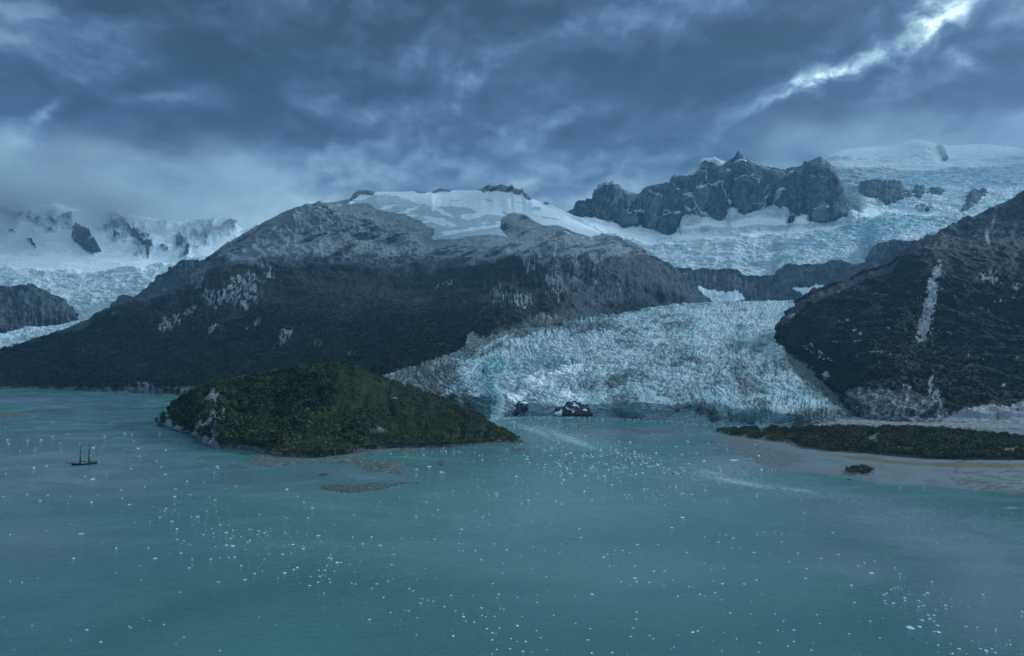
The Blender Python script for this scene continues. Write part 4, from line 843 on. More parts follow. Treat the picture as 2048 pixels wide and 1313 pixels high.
STN.append((flat_land('rock_islet', [(1023,899),(1035,897),(1052,899),(1045,902),(1028,902)], .6, 1.0, M_gravel, gm(.4), nz=.4, edge=2), 1600, 1.5))
flat_land('mud_bar', [(1215,866),(1240,862),(1330,858),(1400,860),(1425,862),(1390,868),(1330,868),(1300,871),(1260,869)], .10, 2.4, M_gravel, gm(.3), nz=.35, edge=8, zoff=-.03)
SPW = [(1425,862),(1440,858),(1520,856),(1600,857),(1700,856),(1800,857),(1900,862),(1990,872),(2100,880),(2480,890),(2480,930),(2048,921),(1940,921),(1860,919),(1800,914),(1760,911),(1700,906),(1650,903),(1600,896),(1560,886),(1500,878),(1460,872)]
def spit_mask(gx, gy, px, py, s):
    floor_ = sstep(sdf(px, py, SPW), -1, 1.5)
    wx = fbm(px, py, 0 * px, 30, 3, off=141) * 7
    grass = sstep(sdf(px + wx, py + wx * .3, [(1610,901),(1670,909),(1740,914),(1820,924),(2048,926),(2400,930),(2400,938),(2048,937),(1900,936),(1800,931),(1700,919),(1650,908),(1615,903)]), -3, 4)
    veins = sstep(fbm(px * .5 + py, py * 2.2, 0 * px, 26, 4, ridged=True, off=146), .62, .85) * sstep(px, 1850, 1950)
    p = .62 + .4 * fbm(gx, gy, 0 * gx, 30, 4, off=144) - veins * .7 + .3 * sstep(sdf(px, py, [(1440,866),(1500,878),(1580,892),(1640,905),(1720,918),(1700,924),(1620,912),(1560,900),(1480,882)]), -3, 2)
    return [floor_, np.clip(grass * .8 + .5 * fbm(gx, gy * .5, 0 * gx, 14, 4), 0, 1), p]
M_beach = terrain_mat('beach_sand', snow=(.085, .088, .062), icemix=False, rock=(.06, .075, .078), rock2=(.10, .115, .118), pale=(.135, .165, .178), veg=(.10, .085, .05), veg2=(.16, .125, .06), s=5, streak=(1, 1, 1), bump=.25)
SP = flat_land('beach', [(1425,864),(1440,859),(1600,857),(1800,856),(2048,858),(2480,862),(2480,1010),(2150,1000),(2048,990),(1950,980),(1850,971),(1760,968),(1690,958),(1640,948),(1590,943),(1560,938),(1590,925),(1600,915),(1560,903),(1500,886),(1460,876)], 2.2, 2.0, M_beach, spit_mask, nz=.22, edge=10)
flat_land('mud_flat', [(1440,874),(1425,886),(1450,900),(1500,922),(1545,938),(1590,945),(1625,948),(1640,935),(1620,905),(1540,880)], .16, 1.6, M_beach, gm(.5), nz=.14, edge=14, zoff=.03)
STN.append((flat_land('beach', [(1682,942),(1695,934),(1720,931),(1745,933),(1758,941),(1756,951),(1740,957),(1712,957),(1690,953)], 2.2, .8, M_gravel, gm(.55), nz=.3, edge=4, zoff=.8), 1600, 1.5))
STN.append((flat_land('rubble_bank', [(1590,851),(1650,853),(1750,856),(1900,860),(2048,864),(2480,866),(2480,845),(2048,840),(1740,838),(1690,836),(1650,838),(1600,845)], 6, 2.2, M_shore, gm(.45), nz=1.6, edge=12), 1800, 3.2))
# far lowland behind the spit (dark pool bank on the right edge)
# ------------------------------------------------------------------ water
def water():
    m, t, b = new_mat('fjord_water')
    P = t.new('ShaderNodeNewGeometry').outputs['Position']
    at = t.new('ShaderNodeAttribute', attribute_name='mask'); sh, lv, gl = t.sep(at.outputs['Vector'])
    n0 = t.noise(t.mapping(P, (1, 1.6, 1)), .0035, 5, .55, 1.0)
    n1 = t.noise(P, .012, 5, .6, .8)
    c = t.mix(t.ramp(n0, .3, .7), (.042, .132, .126), (.062, .172, .160))
    c = t.mix(t.ramp(n1, .35, .65, 0, .35), c, (.056, .150, .145))
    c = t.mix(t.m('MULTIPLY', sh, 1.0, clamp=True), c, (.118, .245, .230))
    c = t.mix(t.m('MULTIPLY', lv, .8), c, (.175, .21, .235))  # grey-lavender sky reflection painted into the water's base colour
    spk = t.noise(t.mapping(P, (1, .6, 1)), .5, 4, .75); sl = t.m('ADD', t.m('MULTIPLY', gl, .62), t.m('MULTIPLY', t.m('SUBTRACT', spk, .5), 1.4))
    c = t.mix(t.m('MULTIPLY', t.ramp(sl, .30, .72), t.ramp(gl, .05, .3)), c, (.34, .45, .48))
    t.l.new(c, b.inputs['Base Color']); b.inputs['IOR'].default_value = 1.33
    nr = t.noise(t.mapping(P, (1, 2.2, 1), (0, 0, .3)), .006, 6, .6, 1.5)
    r = t.ramp(nr, .38, .62, .08, .34)
    r = t.m('SUBTRACT', r, t.m('MULTIPLY', gl, .06))
    t.l.new(r, b.inputs['Roughness'])
    wv = t.m('ADD', t.m('MULTIPLY', t.noise(t.mapping(P, (1, 2.0, 1), (0, 0, .25)), .11, 4, .6, .6), 2.6), t.noise(t.mapping(P, (1, 1.8, 1), (0, 0, .35)), .45, 4, .6, .3))
    bp = t.new('ShaderNodeBump'); bp.inputs['Strength'].default_value = .6; bp.inputs['Distance'].default_value = .6
    t.l.new(wv, bp.inputs['Height']); t.l.new(bp.outputs[0], b.inputs['Normal'])
    # sheet: perspective spaced rows, real world positions
    py = 700 + np.geomspace(12, 2600, 420)[::-1]; xs = np.linspace(-1.6, 1.6, 520)
    d = HC * FP / (py - 700)
    Yg, A = np.meshgrid(d, xs, indexing='ij'); Xg = Yg * A
    PX = W0 / 2 + FP * A; PY = 700 + HC * FP / Yg
    wx = fbm(PX, PY * 1.5, 0 * PX, 120, 4, off=151) * 40
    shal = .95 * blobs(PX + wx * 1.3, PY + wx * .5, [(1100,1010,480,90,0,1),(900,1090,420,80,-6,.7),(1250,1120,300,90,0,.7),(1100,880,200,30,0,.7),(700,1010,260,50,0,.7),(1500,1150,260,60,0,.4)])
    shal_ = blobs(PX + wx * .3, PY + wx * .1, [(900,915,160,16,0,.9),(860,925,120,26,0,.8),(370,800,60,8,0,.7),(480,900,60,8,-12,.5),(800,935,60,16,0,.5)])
    lav = blobs(PX + wx, PY + wx * .4, [(1830,1060,240,46,-14,1),(1980,1170,150,100,-20,1),(1700,1120,160,40,-10,.5),(500,960,200,30,0,.35),(130,940,240,60,0,.75),(60,1080,180,40,0,.5),(300,920,200,20,0,.4),(1250,870,260,14,0,.7),(720,945,110,10,0,.75),(1480,925,90,22,0,.9),(1400,960,90,26,0,.5),(60,800,260,14,0,.4)])  # where the lavender sky sheen is put into the water colour
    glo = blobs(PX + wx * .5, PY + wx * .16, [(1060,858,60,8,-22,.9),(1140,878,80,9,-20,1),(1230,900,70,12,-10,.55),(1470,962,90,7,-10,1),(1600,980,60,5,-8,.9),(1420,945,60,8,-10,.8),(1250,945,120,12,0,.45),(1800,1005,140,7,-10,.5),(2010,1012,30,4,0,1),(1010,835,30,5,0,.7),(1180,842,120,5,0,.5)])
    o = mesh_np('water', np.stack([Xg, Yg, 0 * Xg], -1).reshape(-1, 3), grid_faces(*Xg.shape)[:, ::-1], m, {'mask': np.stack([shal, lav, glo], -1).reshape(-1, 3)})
    o['kind'] = 'structure'
water()
# land under everything so nothing floats at the horizon
def seabed():
    xs = np.linspace(-30000, 30000, 40); ys = np.linspace(-3000, 30000, 40)
    gx, gy = np.meshgrid(xs, ys); z = -30 + 0 * gx
    o = mesh_np('ground', np.stack([gx, gy, z], -1).reshape(-1, 3), grid_faces(40, 40), M_gravel, {'mask': np.zeros((1600, 3))}); o['kind'] = 'structure'
seabed()

# ------------------------------------------------------------------ trees
def leaf_mat(name, a, b_, c_):
    m, t, b = new_mat(name)
    at = t.new('ShaderNodeAttribute', attribute_name='tint'); f = at.outputs['Fac']
    P = t.new('ShaderNodeNewGeometry').outputs['Position']
    col = t.crampc(f, [(0, a), (.5, b_), (1, c_)])
    col = t.mix(t.ramp(t.noise(P, .02, 4, .6), .35, .65, 0, .5), col, tuple(x * 1.5 for x in b_))
    t.l.new(col, b.inputs['Base Color']); b.inputs['Roughness'].default_value = .8; b.inputs['Specular IOR Level'].default_value = .15
    return m
M_leaf = leaf_mat('beech_leaves', (.012, .020, .011), (.062, .082, .034), (.19, .21, .085))
M_leaf_far = leaf_mat('far_beech_leaves', (.007, .013, .011), (.020, .030, .021), (.062, .062, .042))
M_leaf_spit = leaf_mat('spit_leaves', (.018, .026, .016), (.070, .074, .038), (.17, .13, .065))
M_trunk = plain_mat('bark', (.17, .165, .15), .9)
def proto_tree(seed, nleaf, wide=.42, trunk=True):
    """unit-height beech: tapering trunk with limbs and leaf tufts spread through an uneven crown"""
    r = np.random.default_rng(seed); V = []; F = []; T = []
    lobes = [(r.uniform(-.16, .16), r.uniform(-.16, .16), r.uniform(.45, .86), r.uniform(.14, .26)) for _ in range(5)]
    for i in range(nleaf):
        lx, ly, lz, lr_ = lobes[i % 5]
        dd = r.normal(size=3); dd /= np.linalg.norm(dd); rad = lr_ * r.uniform(.5, 1.05)
        c = np.array([lx, ly, lz]) + dd * rad * np.array([wide / .3, wide / .3, .85])
        s = r.uniform(.055, .12) * (40 / nleaf) ** .33
        n = dd + r.normal(size=3) * .5; n /= np.linalg.norm(n)
        a = np.cross(n, [0, 0, 1.01]); a /= np.linalg.norm(a) + 1e-6; b2 = np.cross(n, a)
        k = len(V)
        for ang in (0.2, 1.7, 3.3, 4.8):
            V.append(c + (a * math.cos(ang + r.uniform(-.3, .3)) + b2 * math.sin(ang)) * s * r.uniform(.8, 1.35))
        F.append((k, k + 1, k + 2, k + 3)); T += [r.uniform(-.15, .15)] * 4
    tv = []; tf = []
    def prism(p0, p1, r0, r1):
        k = len(tv); p0 = np.array(p0); p1 = np.array(p1)
        for p, rr_ in ((p0, r0), (p1, r1)):
            for j in range(4): tv.append(p + np.array([math.cos(j * 1.571) * rr_, math.sin(j * 1.571) * rr_, 0]))
        for j in range(4): tf.append((k + j, k + (j + 1) % 4, k + 4 + (j + 1) % 4, k + 4 + j))
    if trunk:
        prism((0, 0, -.06), (.02, .01, .62), .022, .010)
        for lx, ly, lz, _ in lobes[:3]: prism((.01, .005, .32), (lx * .9, ly * .9, lz), .012, .005)
    return np.array(V), np.array(F), np.array(T), np.array(tv).reshape(-1, 3), np.array(tf, int).reshape(-1, 4)
def scatter(L, weight, n, rng, vrange=(1, 5.9)):
    """points on a sheet, by surface area and weight"""
    P = np.stack([L.X, L.Y, L.Z], -1)
    a = P[1:, :-1] - P[:-1, :-1]; b = P[:-1, 1:] - P[:-1, :-1]
    ar = np.linalg.norm(np.cross(a, b), axis=-1); rv = L.rowv[:-1, :-1]
    wgt = ar * weight[:-1, :-1] * ((rv >= vrange[0]) & (rv < vrange[1]))
    c = np.cumsum(wgt.ravel()); idx = np.searchsorted(c, rng.random(n) * c[-1])
    i, j = np.unravel_index(idx, ar.shape); u, v = rng.random(n), rng.random(n)
    p = P[i, j] + a[i, j] * u[:, None] + b[i, j] * v[:, None]
    return p, L.PX[i, j], L.PY[i, j]
def plant(name, pts, hts, tint, protos, mat, rng, trunks=False, label=None, squash=None):
    Vs, Fs, Ts, off = [], [], [], 0; TV, TF, toff = [], [], 0
    which = rng.integers(0, len(protos), len(pts))
    for k, (pv, pf, pt, tv, tf) in enumerate(protos):
        sel = np.where(which == k)[0]
        if not len(sel): continue
        ang = rng.random(len(sel)) * 6.283; c, s = np.cos(ang), np.sin(ang); hs = hts[sel]; wd = hs * rng.uniform(.85, 1.25, len(sel))
        def inst(v):
            x = v[None, :, 0] * c[:, None] - v[None, :, 1] * s[:, None]; y = v[None, :, 0] * s[:, None] + v[None, :, 1] * c[:, None]
            return np.stack([x * wd[:, None], y * wd[:, None], np.broadcast_to(v[None, :, 2] * hs[:, None], x.shape)], -1) + pts[sel][:, None, :]
        q = inst(pv); Vs.append(q.reshape(-1, 3)); Fs.append((pf[None] + (np.arange(len(sel)) * len(pv))[:, None, None] + off).reshape(-1, 4)); off += len(sel) * len(pv)
        Ts.append(np.clip(tint[sel][:, None] + pt[None], 0, 1).ravel())
        if trunks and len(tv):
            q = inst(tv); TV.append(q.reshape(-1, 3)); TF.append((tf[None] + (np.arange(len(sel)) * len(tv))[:, None, None] + toff).reshape(-1, 4)); toff += len(sel) * len(tv)
    V = np.concatenate(Vs); F = np.concatenate(Fs); T = np.concatenate(Ts)
    if trunks and TV:
        nV = len(V); V = np.concatenate([V] + TV); F2 = np.concatenate(TF) + nV; T = np.concatenate([T, np.zeros(len(V) - nV)])
        o = mesh_np(name, V, np.concatenate([F, F2]), mat, {'tint': T}, smooth=False); o.data.materials.append(M_trunk)
        mi = np.zeros(len(F) + len(F2), np.int32); mi[len(F):] = 1; o.data.polygons.foreach_set('material_index', mi)
    else: o = mesh_np(name, V, F, mat, {'tint': T}, smooth=False)
    tag(o, label, 'forest', None, 'stuff'); return o
rg = np.random.default_rng(5)
PR = [proto_tree(i, 30) for i in range(7)]; PRf = [proto_tree(20 + i, 12, .5, False) for i in range(6)]
# islet forest
wI = sstep(ISL.vegm, .35, .7)
pts, tx, ty = scatter(ISL, wI, 9500, rg, (1.9, 6.5))
low = sstep(sdf(tx, ty, [r7(*p) for p in [(640,560),(760,420),(960,250),(1000,90),(1150,120),(1350,230),(1100,330),(980,420),(1080,520),(1060,570)]]), -6, 6)      # the lighter green, lower scrub strip
openr = sstep(tx, 700, 760)
tn = fbm(tx, ty, 0 * tx, 26, 4, off=2); hts = rg.uniform(6.5, 14.5, len(pts)) * (1 - .5 * low) * (1 - .5 * openr); tint = np.clip(.15 + .58 * low + .34 * openr + .6 * tn + rg.normal(0, .22, len(pts)), 0, 1)
pts[:, 2] -= .4
tall = np.argsort(pts[:, 1])
plant('forest', pts, hts, tint, PR, M_leaf, rg, True, 'dense green beech forest covering the wooded hill beside the water')
# lower mountain forest
wM = sstep(MAIN.vegm, .45, .75) * sstep(MAIN.PY, 585, 660)
pts, tx, ty = scatter(MAIN, wM, 26000, rg, (1.0, 5.5))
keep = ~((tx > 450) & (tx < 900) & (ty > 775)); pts, tx, ty = pts[keep], tx[keep], ty[keep]
hts = rg.uniform(8, 15, len(pts)) * np.interp(ty, [580, 640, 720], [.45, .75, 1]); pts[:, 2] -= .8
plant('forest', pts, hts, np.clip(.28 + 1.1 * fbm(tx, ty * 1.5, 0 * tx, 50, 4, off=5) + .5 * fbm(tx * .6, ty * 2, 0 * tx, 16, 3, off=15) + rg.normal(0, .2, len(pts)), 0, 1), PRf, M_leaf_far, rg, False, 'dark beech forest on the lower slopes of the snow-capped mountain')
wR = sstep(RM.vegm, .45, .8) * sstep(RM.PY, 520, 600)
pts, tx, ty = scatter(RM, wR, 14000, rg, (1.2, 6.0))
hts = rg.uniform(5, 10, len(pts)); pts[:, 2] -= .6
plant('forest', pts, hts, np.clip(.04 + .5 * fbm(tx, ty * 1.5, 0 * tx, 40, 4, off=6) + rg.normal(0, .12, len(pts)), 0, 1), PRf, M_leaf_far, rg, False, 'dark forest clinging to the steep mountain right of the glacier')

# spit woods
sw = sdf(SP['px'], SP['py'], SPW)
clear = sstep(fbm(SP['px'] * .5, SP['py'] * 1.6, 0 * SP['px'], 14, 3, off=5), .18, .3) * .8 + blobs(SP['px'], SP['py'], [(1745,877,26,5,25,1),(1700,872,20,2,0,.7),(2025,902,26,8,0,1),(1950,880,40,4,0,.5)])
wgt = sstep(sw, 0, 2.0) * (clear < .5) * (SP['z'] > .3)
def scatter_flat(S, wgt, n, rng):
    c = np.cumsum(wgt.ravel()); idx = np.searchsorted(c, rng.random(n) * c[-1]); i, j = np.unravel_index(idx, wgt.shape)
    st = S['x'][0, 1] - S['x'][0, 0]; sty = S['y'][1, 0] - S['y'][0, 0]
    return np.stack([S['x'][i, j] + (rng.random(n) - .5) * st, S['y'][i, j] + (rng.random(n) - .5) * sty, S['z'][i, j]], -1), S['px'][i, j], S['py'][i, j], S['s'][i, j]
pts, tx, ty, ss = scatter_flat(SP, wgt, 15000, rg)
# individual trees along the near edge of the spit wood, the rest is one mass
edge_d = sdf(tx, ty, SPW)
nearedge = np.where((edge_d < 5) & (ty > 880) & (tx < 2048) & (tx > 1500))[0]; pick = nearedge[np.argsort(pts[nearedge, 1])][:150]
rest = np.setdiff1d(np.arange(len(pts)), pick)
hts = rg.uniform(3, 8.5, len(pts)) * (1 + .5 * fbm(tx * .5, ty * 1.6, 0 * tx, 12, 3, off=8)) * np.interp(tx, [1425, 1600, 1800], [.6, .9, 1.1]); tint = np.clip(.30 + .9 * fbm(tx * .6, ty * 1.6, 0 * tx, 20, 3, off=3) + rg.normal(0, .22, len(pts)), 0, 1)
PRm = [proto_tree(40 + i, 26, .5) for i in range(6)]
plant('forest', pts[rest], hts[rest], tint[rest], PRm, M_leaf_spit, rg, True, 'low brown-green wood covering the flat spit below the right mountain')
def tree_obj(kind, name, variants):
    """linked tree: Empty > crown, trunk"""
    res = []
    for (pv, pf, pt, tv, tf), mat, base_t in variants:
        crown = mesh_np('crown', pv, pf, mat, {'tint': np.clip(base_t + pt, 0, 1)}, smooth=False)
        trunk = mesh_np('trunk', tv, tf, M_trunk, {}, smooth=False)
        e = bpy.data.objects.new(name, None); COL.objects.link(e); crown.parent = e; trunk.parent = e
        res.append((e, [crown, trunk]))
    return res
TONES = ('dark green', 'deep green', 'olive', 'mossy green', 'light green', 'yellow-green')
def place_trees(variants, name, pts, hts, label, group, rng):
    t3 = np.quantile(hts, [.33, .66])
    used = [False] * len(variants)
    for p, hgt in zip(pts, hts):
        k = int(rng.integers(0, len(variants))); e, ch = variants[k]
        if used[k]:
            e2 = e.copy(); COL.objects.link(e2)
            for c in ch:
                c2 = c.copy(); c2.parent = e2; COL.objects.link(c2)
            e = e2
        used[k] = True
        e.location = p; wd = hgt * rng.uniform(.9, 1.3); e.scale = (wd, wd, hgt); e.rotation_euler[2] = rng.uniform(0, 6.28)
        fw = p[1] * CT + (p[2] - HC) * ST; ppx = W0 / 2 + FP * p[0] / fw; ppy = py_of(p[2], p[1])
        lb = label(ppx, ppy, ('small', 'medium', 'tall')[int(hgt > t3[0]) + int(hgt > t3[1])], TONES[k % 6])
        tag(e, lb, 'tree' if name != 'shrub' else 'shrub', group)
    for k, u in enumerate(used):
        if not u:
            for c in variants[k][1]: bpy.data.objects.remove(c)
            bpy.data.objects.remove(variants[k][0])
vs = tree_obj('t', 'beech_tree', [(proto_tree(60 + i, 60, .5), M_leaf_spit, .1 + .11 * i) for i in range(6)])
place_trees(vs, 'beech_tree', pts[pick], hts[pick], (lambda x, y, sz, tn: f"{sz} {tn} beech at the front of the spit wood, " + ('near the tip', 'left of the round islet', 'behind the round islet', 'right of the round islet', 'before the wide sand', 'at the right edge')[int(np.searchsorted([1600, 1680, 1760, 1850, 1950], x))]), 'beeches along the front edge of the spit wood', rg)
vs = tree_obj('t', 'shrub', [(proto_tree(80 + i, 60, .55), M_leaf_spit, .15 + .12 * i) for i in range(5)])
sp2 = []
while len(sp2) < 90:
    a, b_ = rg.uniform(1690, 1748), rg.uniform(935, 951)
    if ((a - 1719) / 28) ** 2 + ((b_ - 944) / 7) ** 2 < 1: sp2.append((*onwater(a, b_, 2.0), 2.2))
place_trees(vs, 'shrub', np.array(sp2), rg.uniform(3.2, 6.0, 90), (lambda x, y, sz, tn: f"{sz} {tn} shrub on the round islet, at its " + ('back', 'front')[int(y > 943)] + ('left end', 'left side', 'right side', 'right end')[int(np.searchsorted([1706, 1719, 1733], x))].join((' ', ''))), 'shrubs crowded on the small round islet', rg)
# small bushes on the gravel shore
vs = tree_obj('t', 'shrub', [(proto_tree(95 + i, 50, .55), M_leaf_spit, .3) for i in range(2)])
place_trees(vs, 'shrub', np.array([(*onwater(a, b_, 1.2), 1.0) for a, b_ in ((741,931),(747,932),(753,931),(760,933),(768,932),(736,933))]), rg.uniform(1.6, 2.8, 6), (lambda x, y, sz, tn: f'{sz} {tn} bush on the far end of the gravel shore below the wooded hill'), 'bushes on the gravel shore', rg)
# front row of the islet forest as individual trees
fx = np.linspace(535, 990, 100); fi = []
for a in fx:
    yb2 = np.interp(a, [p[0] for p in BSI], [p[1] for p in BSI]) - rg.uniform(2.5, 6.5)
    col_i = int(np.argmin(np.abs(ISL.px - a))); r_i = int(np.argmin(np.abs(ISL.PY[:, col_i] - yb2) + (ISL.rowv[:, col_i] > 5) * 1e5)); fi.append((ISL.X[r_i, col_i], ISL.Y[r_i, col_i], ISL.Z[r_i, col_i] - .3))
vs = tree_obj('t', 'beech_tree', [(proto_tree(70 + i, 70, .45), M_leaf, .2 + .1 * i) for i in range(6)])
place_trees(vs, 'beech_tree', np.array(fi), rg.uniform(5, 8.5, len(fi)), (lambda x, y, sz, tn: f"{sz} {tn} waterline beech of the wooded hill, " + ('beside the bare rock cliff', 'above the left gravel', 'at its green foot', 'above the long gravel', 'above the rock islet', 'towards the right end', 'near the pointed right tip')[int(np.searchsorted([580, 650, 720, 800, 870, 940], x))]), 'beeches along the waterline of the wooded hill', rg)

# ------------------------------------------------------------------ floating ice
def ice_floe_mat():
    m, t, b = new_mat('floe_ice')
    P = t.new('ShaderNodeNewGeometry').outputs['Position']; n = t.noise(P, .35, 4, .6)
    t.l.new(t.mix(t.ramp(n, .35, .65), (.84, .88, .90), (.52, .70, .76)), b.inputs['Base Color']); b.inputs['Roughness'].default_value = .5
    return m
M_floe = ice_floe_mat()
def floe_proto(seed, n=9):
    r = np.random.default_rng(seed); ang = np.sort(r.random(n)) * 6.283; rad = r.uniform(.32, .55, n)
    V = [(0, 0, .30 * r.uniform(.6, 1.3))]
    for z, s in ((.16, .62), (.09, .95), (-.12, 1.0)):
        for a, q in zip(ang, rad): V.append((math.cos(a) * q * s, math.sin(a) * q * s * .75, z * r.uniform(.7, 1.5) if z > 0 else z))
    F = [(0, 1 + i, 1 + (i + 1) % n, 1 + (i + 1) % n) for i in range(n)]
    T = [(0, 1 + i, 1 + (i + 1) % n) for i in range(n)]
    Q = []
    for k in range(2):
        for i in range(n): Q.append((1 + k * n + i, 1 + (k + 1) * n + i, 1 + (k + 1) * n + (i + 1) % n, 1 + k * n + (i + 1) % n))
    return V, T, Q
protos = []
for i in range(8):
    V, T, Q = floe_proto(200 + i); me = bpy.data.meshes.new('ice_floe'); me.from_pydata(V, [], T + Q); me.materials.append(M_floe); protos.append(me)
def z3(l): return [(x / 2, y / 2 + 860, s) for x, y, s in l]
def z4(l): return [(x / 2 + 1024, y / 2 + 860, s) for x, y, s in l]
SOLO = [ # the ones one can point to
 (*z3([(326,417,12)])[0], 'long white floe alone in the left water below the schooner'),
 (*z3([(872,609,7)])[0], 'left one of a pair of white floes left of the lower centre'),
 (*z3([(981,600,8)])[0], 'right one of a pair of white floes left of the lower centre'),
 (*z3([(1139,573,8)])[0], 'bright white floe below the cluster in the left half'),
 (*z3([(1238,623,7)])[0], 'bright rounded floe drifting alone right of the paired floes'),
 (*z3([(346,801,7)])[0], 'white floe near the bottom left, upper one of two'),
 (*z3([(403,849,6)])[0], 'white floe near the bottom left, lower one of two'),
 (*z3([(1848,398,8)])[0], 'flat white floe in open water below the gravel bar, alone to its right'),
 (*z3([(861,281,7)])[0], 'white floe left of the dark gravel bar in open teal water'),
 (*z3([(1478,759,6)])[0], 'left one of two white floes at the bottom centre'),
 (*z3([(1562,732,5)])[0], 'right one of two white floes at the bottom centre'),
 (*z4([(682,351,9)])[0], 'flat white floe in the middle of the right water below the brash ice'),
 (*z4([(638,392,7)])[0], 'small white floe just below the flat floe in the middle'),
 (*z4([(885,434,7)])[0], 'bright floe at the right of a short line of small floes'),
 (*z4([(320,658,7)])[0], 'bright white floe alone near the bottom centre'),
 (*z4([(1176,595,7)])[0], 'bright white floe alone in the right water'),
 (*z4([(724,810,9)])[0], 'larger of two touching white floes at the bottom right of centre'),
 (*z4([(743,805,6)])[0], 'smaller of two touching white floes at the bottom right of centre'),
 (*z4([(1597,793,19)])[0], 'largest flat white floe in the bottom right corner'),
 (*z4([(1631,788,9)])[0], 'floe touching the right end of the largest floe'),
 (*z4([(1525,694,8)])[0], 'flat floe under the arc of floes at the lower right'),
 (*z4([(1640,762,8)])[0], 'white floe just above the largest floe at the lower right'),
 (*z4([(887,123,16)])[0], 'white floe lying off the tip of the sandy shallows'),
 (*z4([(740,94,9)])[0], 'white floe in the calm water left of the spit tip'),
 (*z4([(1170,332,7)])[0], 'flat floe in dark water below the beach'),
 (*z4([(1438,574,10)])[0], 'double white floe in the grey water at right'),
 (*z3([(370,198,10)])[0], 'elongated floe floating just below and right of the schooner'),
 (*z3([(517,299,6)])[0], 'white floe in the water right of and below the schooner'),
 (*z3([(1171,459,8)])[0], 'flat bright floe at the right of the dense left cluster'),
 (*z3([(904,411,7)])[0], 'bright floe in the middle of the dense left cluster')]
